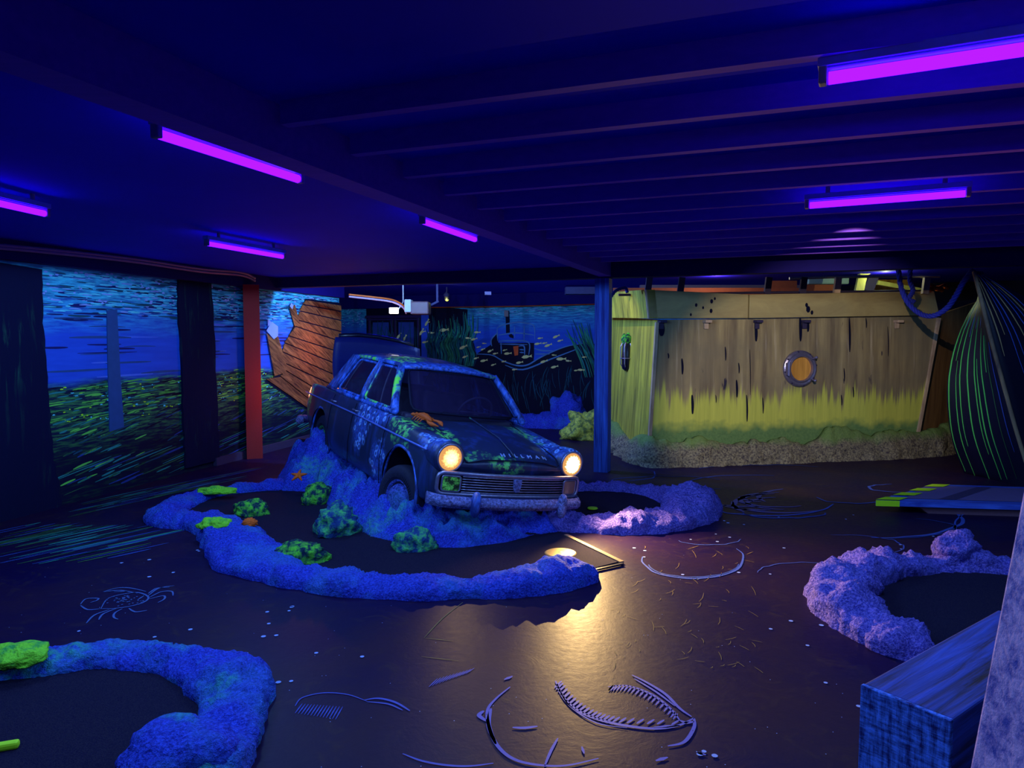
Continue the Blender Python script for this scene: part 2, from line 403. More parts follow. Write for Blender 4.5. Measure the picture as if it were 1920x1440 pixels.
def glass():
    b = NB('tinted_glass'); n = b.noise(20, 4)
    d = b.add('ShaderNodeBsdfPrincipled', {'Base Color': b.mix(n, (.02, .015, .07), (.06, .035, .12)), 'Roughness': .12, 'Specular IOR Level': .5})
    t = b.add('ShaderNodeBsdfTransparent', {'Color': (.55, .55, .7)})
    m_ = b.add('ShaderNodeMixShader', {0: .42, 1: t.outputs[0], 2: d.outputs[0]}); b.t.links.new(m_.outputs[0], b.out.inputs[0]); return b.m
M['glass'] = glass()
M['rubber'] = plain('tyre_rubber', (.02, .02, .07), .75, .3, nsc=60, amt=.6)
M['hub'] = rock_mat('hub_flaking_paint', base=(.10, .14, .7), dark=(.02, .03, .2), fine=40)
M['hubg'] = pillar_mat('hub_weedy', lo=(.01, .05, .05), hi=(.04, .35, .10), g=1)
M['bumper'] = rock_mat('bumper_flaking_chrome', base=(.26, .26, .72), dark=(.09, .07, .20), teal=(.1, .2, .6), fine=45)
M['seat'] = plain('seat_vinyl', (.05, .04, .10), .6)
def lens(name, hot, st):
    b = NB(name); v = b.add('ShaderNodeVectorMath', {0: b.co}, operation='LENGTH').outputs['Value']
    n = b.vor(60)
    f = b.ma('MULTIPLY_ADD', n, .012, v)
    c = b.ramp(b.ma('MULTIPLY', f, 10.0), [(0, (1, .64, .24)), (hot, (1, .55, .18)), (min(hot + .35, 1), (.9, .42, .13))])
    s_ = b.step(f, .105, hot * .03)
    e = b.add('ShaderNodeEmission', {'Color': c, 'Strength': b.ma('MULTIPLY_ADD', s_, st, .9)}); b.t.links.new(e.outputs[0], b.out.inputs[0]); return b.m
M['lensL'] = lens('headlamp_lens_hot_centre', .35, 26); M['lensR'] = lens('headlamp_lens_full', .95, 230)
M['amber'] = plain('amber_lens', (.30, .14, .10), .25, .6); M['weedlens'] = moss('weedy_lens', hi=(.35, 1, .1), lo=(.03, .05, .02), t=(.45, .55))
#@@STRUCTURE
# ------------------------------------------------------------------ structure
def struct(name, bm, m, **k): return tag(obj(name, bm, m, **k), kind='structure')
bm = BM(); box(bm, (0, 7, -.05), (24, 26, .1)); floor = struct('floor', bm, M['floor'])
bm = BM(); box(bm, (0, 7, 2.62), (24, 26, .2)); struct('ceiling', bm, M['ceil'])
# lowered ceiling left of the main girder
g0 = Vector((1.09, 8.5, 0)); 
def gp(s, t=0): return g0 + DD * s + DR * t
bm = BM()
c4 = [gp(-12, -.05), gp(0, -.05), gp(0, -8), gp(-12, -8)]
lo_ = [bm.verts.new((p.x, p.y, 2.46)) for p in c4]; hi_ = [bm.verts.new((p.x, p.y, 2.519)) for p in c4]
bm.faces.new(lo_); bm.faces.new(hi_[::-1])
for k in range(4): bm.faces.new((lo_[k], lo_[(k + 1) % 4], hi_[(k + 1) % 4], hi_[k]))
struct('trim_1', bm, M['ceil'])
bm = BM(); a = gp(-11, .035); b_ = gp(-.08, .035); beam(bm, (a.x, a.y, 2.425), (b_.x, b_.y, 2.425), .14, .19); struct('trim_2', bm, M['joist'])     # main girder
bm = BM(); a = gp(0, -5.6); b_ = gp(0, 5.4); beam(bm, (a.x, a.y, 2.42), (b_.x, b_.y, 2.42), .16, .21); struct('trim_3', bm, M['header'])  # cross beam on the posts
k = 4
for s in [-6.0 + .48 * i for i in range(12)]:
    bm = BM(); a = gp(s, .14); b_ = gp(s, 6.5); beam(bm, (a.x, a.y, 2.48), (b_.x, b_.y, 2.48), .05, .10)
    struct('trim_%d' % k, bm, M['joist']); k += 1
# walls
FL = Frame(G(115, 948), G(490, 850)); 
LW0, LW1 = -5.5, FL.px(638, 700)[0]
def wallbox(F, x0, x1, z0, z1, m, name, th=.12):
    bm = BM(); box(bm, ((x0 + x1) / 2, th / 2, (z0 + z1) / 2), (x1 - x0, th, z1 - z0))
    return struct(name, bm, m, loc=F.p0, rz=F.a)
wl = wallbox(FL, LW0, LW1, 0, 2.6, M['sea_left'], 'wall_left')
pB = Vector((1.63, 14.0, 0)); FB = Frame(pB - DR * 7.5, pB + DR * 4)
wb = wallbox(FB, 0, 11.5, 0, 2.6, M['sea_back'], 'wall_back')
FR = Frame((9.5, 10.5), (8.2, -4)); wallbox(FR, 0, FR.L, 0, 2.6, M['black'], 'wall_right')
FR2 = Frame(FB.w(11.4, 0), (9.55, 10.5)); wallbox(FR2, 0, FR2.L, 0, 2.6, M['black'], 'wall_right_back')
FN = Frame((9, -4.2), (-7.5, -4.2)); wallbox(FN, 0, FN.L, 0, 2.6, M['black'], 'wall_near')
e0 = FL.w(LW1, 0, .12); FC = Frame(e0, FB.w(.3, 0, 0)); wallbox(FC, 0, FC.L, 0, 2.6, M['header'], 'wall_left_back')
def child(name, bm, m, par, **k): return obj(name, bm, m, par, **k)
# header over the left mural, skirting along it
bm = BM(); box(bm, ((LW0 + LW1) / 2, -.05, 2.42), (LW1 - LW0, .10, .27)); struct('trim_30', bm, M['header'], loc=FL.p0, rz=FL.a)
bm = BM(); box(bm, ((FL.px(400, 860)[0] + LW1) / 2, -.025, .05), (LW1 - FL.px(400, 860)[0], .05, .10)); struct('baseboard_left', bm, M['dkwood'], loc=FL.p0, rz=FL.a)
fl = lambda off=-.004: (lambda x, z: Vector((x, off, z)))
fw = fl()
# left mural: brush dashes of light on the water above and the weed below
rnd = random.Random(3)
x90, x640 = FL.px(75, 600)[0], LW1
def dashes(n, x0, x1, z0, z1, L, wd, mats, par, name, slope=0.0, f=fw, bunch=True):
    bm = BM()
    for i in range(n):
        x = rnd.uniform(x0, x1); z = rnd.uniform(z0, z1); l = L * rnd.uniform(.4, 1.6); w_ = wd * rnd.uniform(.5, 1.4)
        for q in range(rnd.choice([1, 1, 2, 3]) if bunch else 1):
            xx = x + q * l * rnd.uniform(.8, 1.5); zz = z + rnd.uniform(-.02, .02)
            if xx + l > x1: continue
            ribbon(bm, [(xx, zz), (xx + l / 2, zz + l * slope * .5 + rnd.uniform(-.004, .006)), (xx + l, zz + l * slope)], w_, f, 3, rnd.randrange(len(mats)))
    return child(name, bm, mats, par)
dashes(260, x90, x640, 1.86, 2.26, .10, .011, [M['p_cyan'], M['p_ltblue'], M['p_cyan']], wl, 'painted_water_glints')
dashes(120, x90, x640, 1.95, 2.26, .03, .016, [M['p_ltblue']], wl, 'painted_water_sparkles')
dashes(190, x90, x640, 1.84, 2.25, .22, .016, [M['p_night'], M['p_dkteal']], wl, 'painted_water_ripples', f=fl(-.003))
dashes(60, x90, x640, 1.2, 1.8, .5, .02, [M['p_blue'], M['p_night'], M['p_pile']], wl, 'painted_deep_water_bands', f=fl(-.002), bunch=False)
dashes(260, x90, x640, .80, 1.17, .15, .012, [M['p_green'], M['p_teal'], M['p_green'], M['p_black']], wl, 'painted_weed_strokes', .06)
dashes(90, x90, x640, .40, .85, .20, .014, [M['p_fdim'], M['p_gdim'], M['p_black'], M['p_dkteal']], wl, 'painted_dim_weed_strokes', .25)
dashes(45, x90, x90 + 1.3, .12, .8, .17, .016, [M['p_green'], M['p_gdim'], M['p_teal']], wl, 'painted_near_weed_strokes', .2)
dashes(110, x90, x640, .75, 1.12, .025, .014, [M['lime'], M['p_cyan']], wl, 'painted_weed_sparkles')
dashes(80, x90, x640, .02, .30, .5, .012, [M['p_gdim'], M['p_fdim'], M['p_teal']], wl, 'painted_low_streaks', .15, bunch=False)
# painted piles (thin cut boards on the wall)
def pile(pl, pr, name='painted_pile', off=-.03):
    L_ = [FL.px(x, y) for x, y in pl]; R_ = [FL.px(x, y) for x, y in pr]
    def ref(P):
        out = []
        for i in range(len(P) - 1):
            for q in range(8):
                t = q / 8; out.append((P[i][0] * (1 - t) + P[i + 1][0] * t + rnd.uniform(-.012, .012), P[i][1] * (1 - t) + P[i + 1][1] * t))
        return out + [P[-1]]
    A, B = ref(L_), ref(R_); A = [A[round(i * (len(A) - 1) / (len(B) - 1))] for i in range(len(B))]; bm = BM()
    V = [(bm.verts.new((a[0], off, a[1])), bm.verts.new((b[0], off, b[1])), bm.verts.new((a[0], -.001, a[1])), bm.verts.new((b[0], -.001, b[1]))) for a, b in zip(A, B)]
    for p, q in zip(V, V[1:]):
        bm.faces.new((p[0], p[1], q[1], q[0])); bm.faces.new((p[2], p[0], q[0], q[2])); bm.faces.new((p[1], p[3], q[3], q[1]))
    return child(name, bm, M['pile'], wl)
pile([(-330, 440), (-330, 700), (-330, 900), (-330, 1050), (-330, 1130)], [(73, 505), (77, 620), (88, 760), (95, 850), (112, 948)])
pile([(330, 515), (334, 620), (340, 760), (345, 878)], [(392, 520), (398, 620), (403, 740), (409, 862)])
bm = BM()
for P, m_ in (([(199, 582), (218, 580), (224, 700), (231, 800), (204, 810), (201, 690)], 0),):
    poly(bm, [FL.px(*p) for p in P], fl(-.012), 0)
    r = bmesh.ops.extrude_face_region(bm, geom=bm.faces[:]); 
    for v in [e for e in r['geom'] if isinstance(e, bmesh.types.BMVert)]: v.co.y = -.001
child('painted_mooring_post', bm, M['p_pile'], wl)
# painted wreck deck, curved planks
bm = BM(); bmg = BM()
planks = [  # left end (px), right end (px) of the upper and the lower edge, top to bottom
 ((572, 562), (638, 572)), ((566, 571), (638, 584)), ((560, 583), (638, 601)), ((556, 600), (638, 622)), ((552, 612), (636, 640)), ((540, 630), (634, 660)),
 ((532, 643), (632, 684)), ((528, 660), (628, 704)), ((532, 681), (622, 722)), ((534, 695), (612, 742)), ((524, 706), (600, 766)), ((498, 712), (584, 772))]
for (a, b_), (c_, d_) in zip(planks, planks[1:]):
    P = [FL.px(a[0], a[1] + 1), FL.px(b_[0], b_[1] + 1), FL.px(d_[0], d_[1] - 1.2), FL.px(c_[0], c_[1] - 1.2)]
    poly(bm, P, fl(-.02))
poly(bmg, [FL.px(*p) for p in [(572, 560), (638, 568), (638, 640), (622, 724), (586, 776), (494, 714), (524, 702), (536, 690), (528, 655), (552, 606)]], fl(-.006))
child('painted_wreck_shadow', bmg, M['p_black'], wl)
r = bmesh.ops.extrude_face_region(bm, geom=bm.faces[:])
for v in [e for e in r['geom'] if isinstance(e, bmesh.types.BMVert)]: v.co.y = -.007
child('painted_wreck_deck', bm, M['deck'], wl)
bm = BM()
for P in ([(497, 624), (510, 637), (528, 700), (512, 705)], [(510, 637), (518, 628), (536, 690), (528, 704)], [(540, 578), (546, 574), (556, 606), (550, 612)], [(546, 574), (550, 571), (558, 600), (556, 606)]):
    poly(bm, [FL.px(*p) for p in P], fl(-.026))
child('painted_wreck_timbers', bm, M['deck'], wl)
bm = BM()
for P in ([(496, 620), (506, 603), (518, 612), (518, 630), (510, 636)], [(498, 598), (502, 600), (506, 606), (499, 612)], [(540, 574), (543, 568), (547, 572), (545, 580)]):
    poly(bm, [FL.px(*p) for p in P], fl(-.03))
child('painted_wreck_post_tops', bm, M['p_ltblue'], wl)

# ---- back mural
fb = fl(-.004); fb2 = fl(-.008); fb3 = fl(-.012)
def Z4(x, y): return FB.px(760 + x / 4.8, 520 + y / 4.8)
def Z8(x, y): return FB.px(630 + x / 8, 530 + y / 8)
bm = BM()   # dark masses
poly(bm, [Z4(*p) for p in [(180, 250), (560, 290), (560, 400), (620, 600), (640, 690), (780, 600), (800, 700), (1000, 800), (1200, 730), (1450, 620), (1600, 590), (1720, 600), (1720, 1400), (180, 1400)]], fb)
child('painted_seabed_shadow', bm, M['p_black'], wb)
bm = BM()
for P in ([(825, 460), (870, 432), (1000, 405), (1100, 415), (1160, 440), (1166, 560)], [(828, 460), (832, 570)], [(985, 440), (985, 545)], [(1072, 430), (1070, 570)], [(835, 575), (960, 570), (1110, 585), (1112, 700)],
          [(862, 580), (866, 690)], [(840, 520), (1000, 500), (1160, 520)], [(850, 600), (1100, 605)], [(640, 690), (780, 700), (880, 752), (1000, 792), (1100, 788), (1200, 730), (1300, 680), (1450, 622), (1600, 595)],
          [(780, 620), (775, 560), (830, 500)], [(1160, 640), (1240, 660), (1340, 660)], [(1170, 690), (1240, 690), (1300, 690)], [(1020, 620), (1070, 620), (1075, 700)], [(900, 790), (1060, 830), (1300, 740), (1560, 640)], [(1030, 650), (1070, 652)], [(1030, 675), (1070, 677)]):
    ribbon(bm, [Z4(*p) for p in P], .03, fb3, 5)
child('painted_tugboat_outline', bm, M['p_steel'], wb)
bm = BM()
poly(bm, [Z4(*p) for p in [(770, 560), (830, 500), (840, 590), (1160, 590), (1160, 700), (1150, 780), (1000, 790), (860, 740), (780, 680)]], fb2)
poly(bm, [Z4(*p) for p in [(902, 300), (938, 300), (942, 510), (908, 510)]], fb2)
poly(bm, [Z4(*p) for p in [(940, 540), (930, 520), (955, 505), (975, 525), (975, 550)]], fb2)
child('painted_tugboat_cabin', bm, M['p_black'], wb)
bm = BM(); poly(bm, [Z4(*p) for p in [(972, 622), (1020, 616), (1016, 700), (985, 706)]], fb3); child('painted_tugboat_door', bm, M['p_orange'], wb)
bm = BM(); bx = BM(); by_ = BM()
for i in range(70):   # weed left of the boat
    x = rnd.uniform(190, 620); top = rnd.uniform(330, 560) if x < 520 else rnd.uniform(300, 480)
    s = rnd.uniform(-40, 60); w_ = rnd.uniform(.012, .035)
    P = [(x, 800), (x + s * .3 + 14, 700), (x + s * .2 - 18, 600), (x + s * .7 + 10, (600 + top) / 2), (x + s, top)]
    ribbon([bm, bx, by_][i % 3], [Z4(*p) for p in P], w_, fb3, 5)
for i in range(26):   # weed right
    x = rnd.uniform(1560, 1740); s = rnd.uniform(60, 200)
    P = [(x + 60, 900), (x + 20, 760), (x - s * .4, 600), (x - s * .9, rnd.uniform(370, 540))]
    ribbon([bm, bx, by_][i % 3], [Z4(*p) for p in P], rnd.uniform(.012, .03), fb3, 5)
for i in range(46):   # faint weed under the boat
    x = rnd.uniform(880, 1700); y = rnd.uniform(780, 1050); s = rnd.uniform(-60, 60)
    ribbon(by_, [Z4(x - s, y + rnd.uniform(120, 220)), Z4(x - s * .6 - 10, y + 80), Z4(x, y)], rnd.uniform(.008, .018), fb3, 5)
child('painted_seaweed_green', bm, plain('weed_mid', (.04, .34, .16), .7), wb); child('painted_seaweed_teal', bx, M['p_teal'], wb); child('painted_seaweed_faint', by_, M['p_dkteal'], wb)
bm = BM()
for (x, y) in [(350, 475), (160, 490), (180, 583), (525, 628), (568, 547), (622, 557), (662, 628), (700, 648), (768, 662), (812, 686), (712, 595), (898, 655), (925, 686), (710, 750), (888, 757), (1030, 767), (1095, 715), (985, 830),
               (1195, 598), (1255, 592), (1288, 612), (1360, 533), (1395, 570), (1405, 735), (1250, 757), (1340, 700), (1612, 718), (1540, 838), (1583, 833), (1470, 752), (795, 787), (235, 500), (205, 405), (540, 715), (640, 728), (1345, 806), (650, 495), (1215, 548)]:
    a = Z4(x, y); L_ = rnd.uniform(.05, .09) * (1.5 if (x, y) in ((350, 475), (525, 628), (1095, 715), (1405, 735)) else 1); t = rnd.uniform(-.1, .4); c_, s_ = math.cos(t), math.sin(t)
    P = [(-1, 0), (-.6, .28), (0, .3), (.5, .1), (1, .28), (.9, 0), (1, -.22), (.5, -.06), (0, -.26), (-.6, -.24)]
    poly(bm, [(a[0] + L_ * (c_ * u - s_ * v), a[1] + L_ * (s_ * u + c_ * v)) for u, v in P], fl(-.016))
for (x, y, t) in [(1300, 740, 1.0), (1380, 600, 1.0), (960, 800, .9), (1045, 835, 1.0)]:
    a = Z8(x, y); L_ = .09; c_, s_ = math.cos(t), math.sin(t)
    P = [(-1, 0), (-.6, .28), (0, .3), (.5, .1), (1, .28), (1, -.22), (.5, -.06), (0, -.26), (-.6, -.24)]
    poly(bm, [(a[0] + L_ * (c_ * u - s_ * v), a[1] + L_ * (s_ * u + c_ * v)) for u, v in P], fl(-.05))
child('painted_fish', bm, M['p_cream'], wb)
dashes(90, Z4(620, 300)[0], Z4(1700, 300)[0], Z4(0, 350)[1], Z4(0, 290)[1], .08, .009, [M['p_cyan'], M['p_ltblue']], wb, 'painted_far_glints', f=fb2)
dashes(60, FB.px(640, 560)[0], FB.px(683, 560)[0], FB.px(660, 612)[1], FB.px(660, 567)[1], .04, .02, [M['p_ltblue'], M['p_cyan']], wb, 'painted_corner_glints', f=fb2)
# panelled black door in the back wall, with its frame and painted reeds
bm = BM(); x0, x1 = FB.px(689, 600)[0], FB.px(790, 600)[0]; zt = 2.3
box(bm, ((x0 + x1) / 2, -.02, 1.15), (x1 - x0, .04, zt))
dr = struct('door_1', bm, M['blackgloss'], loc=FB.p0, rz=FB.a)
bm = BM(); zc = FB.px(740, 594)[1]
box(bm, ((x0 + x1) / 2, -.06, zc), (x1 - x0, .06, .06)); box(bm, ((x0 + x1) / 2, -.05, zc - .06), (x1 - x0 - .06, .05, .03))
for t in (.06, .48, .54, .96): box(bm, (x0 + (x1 - x0) * t, -.05, zc / 2), (.035, .03, zc))
child('door_moulding', bm, plain('dark_moulding', (.04, .02, .12), .35, .5), dr)
bm = BM()
for t0, t1 in ((.12, .42), (.60, .88)):
    poly(bm, [(x0 + (x1 - x0) * t0, .9), (x0 + (x1 - x0) * t1, .9), (x0 + (x1 - x0) * t1, zc - .12), (x0 + (x1 - x0) * t0, zc - .12)], fl(-.043))
child('painted_door_water', bm, M['p_fdim'], dr)
bm = BM()
for i in range(34):
    x = rnd.uniform(x0, x1 + .5); ribbon(bm, [(x, .9), (x + rnd.uniform(-.1, .1), 1.4), (x + rnd.uniform(-.12, .12), rnd.uniform(1.7, zc - .08))], .022, fl(-.07), 5)
child('painted_reeds', bm, M['p_dkteal'], dr)
bm = BM(); x2 = FB.px(804, 600)[0]; poly(bm, [(x1 + .0, .8), (x2, .8), (x2, 2.15), (x1, 2.15)], fb2); child('painted_sea_strip', bm, plain('sea_strip', (.03, .10, .75), .7), wb)
# header over the back mural
bm = BM(); box(bm, (FB.L / 2, -.06, 2.39), (FB.L, .12, .26)); struct('trim_31', bm, M['header'], loc=FB.p0, rz=FB.a)
# posts
pc = G(478, 858); bm = BM(); beam(bm, (pc.x, pc.y, 0), (pc.x, pc.y, 2.31), .20, .20, up=(-.34, .94, 0))
tag(obj('timber_post', bm, M['orpost'], world=True, loc=(pc.x, pc.y, 0)), 'square red-lit timber post in front of the sea mural at left', 'post')
bm = BM(); beam(bm, (1.09, 8.5, 0), (1.09, 8.5, 2.31), .17, .17, up=DD)
tag(obj('timber_post', bm, M['bluepost'], world=True, loc=(1.09, 8.5, 0)), 'bright blue streaked timber post left of the ship hull', 'post')
#@@FLOORPAINT
ff = lambda x, y: Vector((x, y, .003))
def gx(px, py): p = G(px, py); return (p.x, p.y)
def fribbon(bm, P, wd, n=6, mi=0): ribbon(bm, [gx(*p) for p in P], wd, ff, n, mi)
# crab
Zc = lambda x, y: (x / 2.483, 860 + y / 2.483)
bm = BM()
for P in ([(480, 622), (540, 605), (600, 603), (680, 620)], [(480, 622), (560, 615), (640, 628)], [(375, 680), (400, 655), (455, 652), (450, 662), (420, 672)], [(375, 685), (410, 705), (470, 700)], [(470, 700), (500, 655), (560, 635), (640, 625), (690, 645), (670, 670), (600, 690), (520, 700), (470, 700)],
          [(690, 640), (740, 605), (812, 593)], [(695, 648), (750, 622), (800, 620), (805, 640)], [(695, 655), (760, 640), (765, 655), (735, 672)], [(690, 630), (730, 605), (790, 600)], [(510, 705), (440, 730), (402, 768)], [(540, 700), (480, 725), (460, 752)], [(570, 700), (535, 720), (530, 740), (550, 750)],
          [(600, 698), (630, 715), (685, 708)], [(640, 660), (670, 640)], [(530, 622), (600, 618)]):
    fribbon(bm, [Zc(*p) for p in P], .012)
for i in range(60):
    a = rnd.uniform(0, 2 * PI); r = rnd.uniform(.1, 1); c_ = gx(*Zc(580 + 90 * r * math.cos(a), 662 + 28 * r * math.sin(a))); disc2(bm, c_, .006, .006, ff, 6)
child('painted_crab', bm, plain('crab_paint', (.07, .13, .42), .6), floor)
# floor stripes at the left, running on from the mural
bm = BM()
for i in range(75):
    y = rnd.uniform(985, 1062); x = rnd.uniform(-60, 200) + (1062 - y) * .3; l = rnd.uniform(60, 190); sl = -.22
    if y + l * sl < 985: l = max(30, (y - 985) / .22)
    fribbon(bm, [(x, y), (x + l / 2, y + sl * l / 2), (x + l, y + sl * l)], rnd.uniform(.008, .03), 3, rnd.randrange(3))
for i in range(60):
    x = rnd.uniform(125, 420); y = 945 - (x - 115) * .20 + rnd.uniform(6, 22 + (420 - x) * .02); l = rnd.uniform(40, 130)
    fribbon(bm, [(x, y), (x + l / 2, y - .115 * l), (x + l, y - .22 * l)], rnd.uniform(.008, .02), 3, rnd.randrange(3))
child('painted_light_streaks', bm, [M['p_gdim'], M['p_teal'], M['p_fdim']], floor)
# dots
dots = [(228, 1056), (280, 1050), (325, 1074), (280, 1082), (370, 1032), (373, 1034), (148, 1184), (290, 1195), (267, 1203), (357, 1181), (542, 1146), (548, 1138), (501, 1148), (504, 1170), (518, 1192), (494, 1194), (420, 1226), (461, 1226), (593, 1225), (522, 1280), (546, 1278), (547, 1139), (679, 1232), (1483, 1165), (1445, 1180), (1514, 1211), (1548, 1281),
        (1610, 1325), (1444, 1077), (1540, 1173), (1189, 1028), (1208, 1045), (1280, 1078), (1308, 1086), (1385, 1074), (1209, 1033), (1295, 1012), (1345, 1016), (1368, 1008), (1342, 1002), (1358, 977), (1365, 981), (1395, 984), (1350, 960), (1327, 930), (1600, 966), (1470, 1028), (1460, 970), (1750, 1006), (1768, 1006), (1688, 1022), (1690, 1030), (1778, 1024), (1802, 1023), (1586, 974),
        (1320, 1410), (1312, 1415), (1340, 1418), (320, 1262), (188, 1262), (180, 1262), (282, 1380), (340, 1366)]
bm = BM()
for (x, y) in dots:
    c_ = gx(x, y); r = rnd.uniform(.009, .014); disc2(bm, c_, r, r, ff, 8)
for i in range(120):
    c_ = gx(rnd.uniform(0, 1600), rnd.uniform(1040, 1440)); disc2(bm, c_, .0025, .0025, ff, 5)
child('painted_floor_dots', bm, M['p_ltblue'], floor)
# bubble outlines
bm = BM()
def ell(cx, cy, rx, ry, a0, a1, wd, mi=0, jit=3):
    P = [(cx + rx * math.cos(a0 + (a1 - a0) * t / 14) + rnd.uniform(-jit, jit), cy + ry * math.sin(a0 + (a1 - a0) * t / 14) + rnd.uniform(-jit, jit) * .25) for t in range(15)]
    fribbon(bm, P, wd, 3, mi)
for a in [(1300, 1050, 95, 36, -.6, 3.3, .02, 0), (1300, 1052, 88, 31, .2, 2.9, .02, 1), (1440, 945, 120, 22, .0, 3.1, .03, 0), (1470, 960, 80, 12, .2, 3., .03, 1), (1400, 905, 110, 14, 2., 5.2, .03, 1), (1640, 975, 165, 34, -1.2, 1.6, .03, 0), (1600, 990, 190, 22, -.9, 1.2, .02, 1),
          (1330, 1010, 60, 12, .1, 2.8, .012, 0), (1560, 1025, 135, 22, -1.6, .8, .012, 0), (1510, 1075, 90, 20, 3.2, 5.5, .010, 0), (1860, 990, 70, 40, 2.2, 4.3, .015, 0), (1600, 930, 70, 14, 0, 3, .03, 1), (1250, 905, 110, 12, 3.3, 5.9, .02, 1), (1170, 890, 60, 12, -.6, 1.6, .02, 1), (1690, 915, 60, 8, 1.6, 4.4, .03, 0), (1430, 880, 120, 8, 3.3, 5.8, .03, 1)]:
    ell(*a)
for q in range(9):
    ell(1440 + rnd.uniform(-40, 60), 935 + rnd.uniform(-10, 14), rnd.uniform(60, 150), rnd.uniform(8, 24), rnd.uniform(0, 3), rnd.uniform(3, 5), .05, 2, 2)
child('painted_bubbles', bm, [M['p_dim'], M['p_fdim'], plain('bubble_haze', (.03, .045, .30), .5)], floor)
# skeletal eel with toothed jaws
Ze = lambda x, y: (540 + x / 2.233, 980 + y / 2.233)
bm = BM()
for P, wd in (([(1120, 665), (1150, 730), (1200, 780), (1280, 820), (1400, 850), (1540, 865), (1640, 850), (1700, 820)], .018), ([(1130, 690), (1180, 770), (1290, 840), (1420, 862)], .008), ([(1340, 690), (1420, 685), (1520, 720), (1600, 780), (1640, 830)], .014),
              ([(1440, 640), (1500, 670), (1580, 720), (1640, 780), (1690, 815)], .016), ([(1450, 655), (1540, 710), (1620, 770)], .012), ([(1700, 820), (1700, 860), (1660, 920), (1590, 938)], .016), ([(1640, 830), (1670, 840), (1700, 835)], .016), ([(1530, 860), (1640, 852)], .02),
              ([(930, 690), (870, 740), (835, 790), (845, 870), (880, 940), (940, 990), (1030, 1015), (1160, 1020), (1300, 990)], .016), ([(850, 780), (840, 850), (870, 930)], .02), ([(905, 660), (940, 645)], .02), ([(940, 860), (990, 862), (1045, 855)], .018), ([(480, 970), (560, 1000), (660, 1018), (760, 1022), (860, 1010)], .012),
              ([(1130, 905), (1100, 960), (1075, 1020)], .012), ([(1230, 940), (1240, 970)], .012), ([(1590, 985), (1540, 1000)], .02), ([(1710, 965), (1750, 975)], .018), ([(320, 745), (380, 738), (450, 755), (510, 790)], .014), ([(330, 752), (420, 762), (480, 788)], .01),
              ([(30, 770), (60, 735), (150, 715), (250, 722), (330, 750)], .008), ([(820, 790), (800, 810), (835, 835)], .02)):
    fribbon(bm, [Ze(*p) for p in P], wd)
for i in range(24):
    t = i / 23; B_ = cr([(1130, 680), (1190, 750), (1280, 805), (1400, 830), (1620, 840)], 6); k_ = B_[int(t * (len(B_) - 1))]
    l = 34 * (1 - .35 * t); fribbon(bm, [Ze(k_[0] - 12 + 8, k_[1] - l * .3), Ze(k_[0] - 2, k_[1] + l * .35)] if False else [Ze(k_[0] + 16, k_[1] - l * .45), Ze(k_[0], k_[1]), Ze(k_[0] - 14, k_[1] + l * .4)], .012, 3)
for i in range(20):
    t = i / 19; B_ = cr([(1350, 690), (1430, 695), (1530, 740), (1620, 810)], 6); k_ = B_[int(t * (len(B_) - 1))]
    fribbon(bm, [Ze(k_[0] + 12, k_[1] - 8), Ze(k_[0] - 8, k_[1] + 16)], .010, 3)
for i in range(14):
    x = 30 + i * 13; fribbon(bm, [Ze(x + 30, 760 + i), Ze(x, 800 + i * 2)], .006, 3)
for i in range(12):
    x = 620 + i * 14; fribbon(bm, [Ze(x + 6, 655 - i * 4), Ze(x - 30, 690 - i * 5)], .006, 3)
child('painted_eel', bm, plain('eel_paint', (.06, .09, .55), .6), floor)
# worn scratches on the floor
bm = BM()
for i in range(70):
    x = rnd.uniform(1150, 1420); y = rnd.uniform(1020, 1260); l = rnd.uniform(6, 26); a = rnd.uniform(0, PI)
    fribbon(bm, [(x, y), (x + l * .5 * math.cos(a) + 2, y + l * .4 * math.sin(a)), (x + l * math.cos(a), y + l * .7 * math.sin(a))], .003, 3)
for P in ([(795, 1197), (830, 1160), (868, 1130)], [(795, 1197), (850, 1203)], [(790, 1232), (860, 1240)], [(1400, 1040), (1412, 1035)], [(1290, 1030), (1310, 1024)]):
    fribbon(bm, P, .006, 4)
child('floor_scratches', bm, M['p_dirt'], floor)
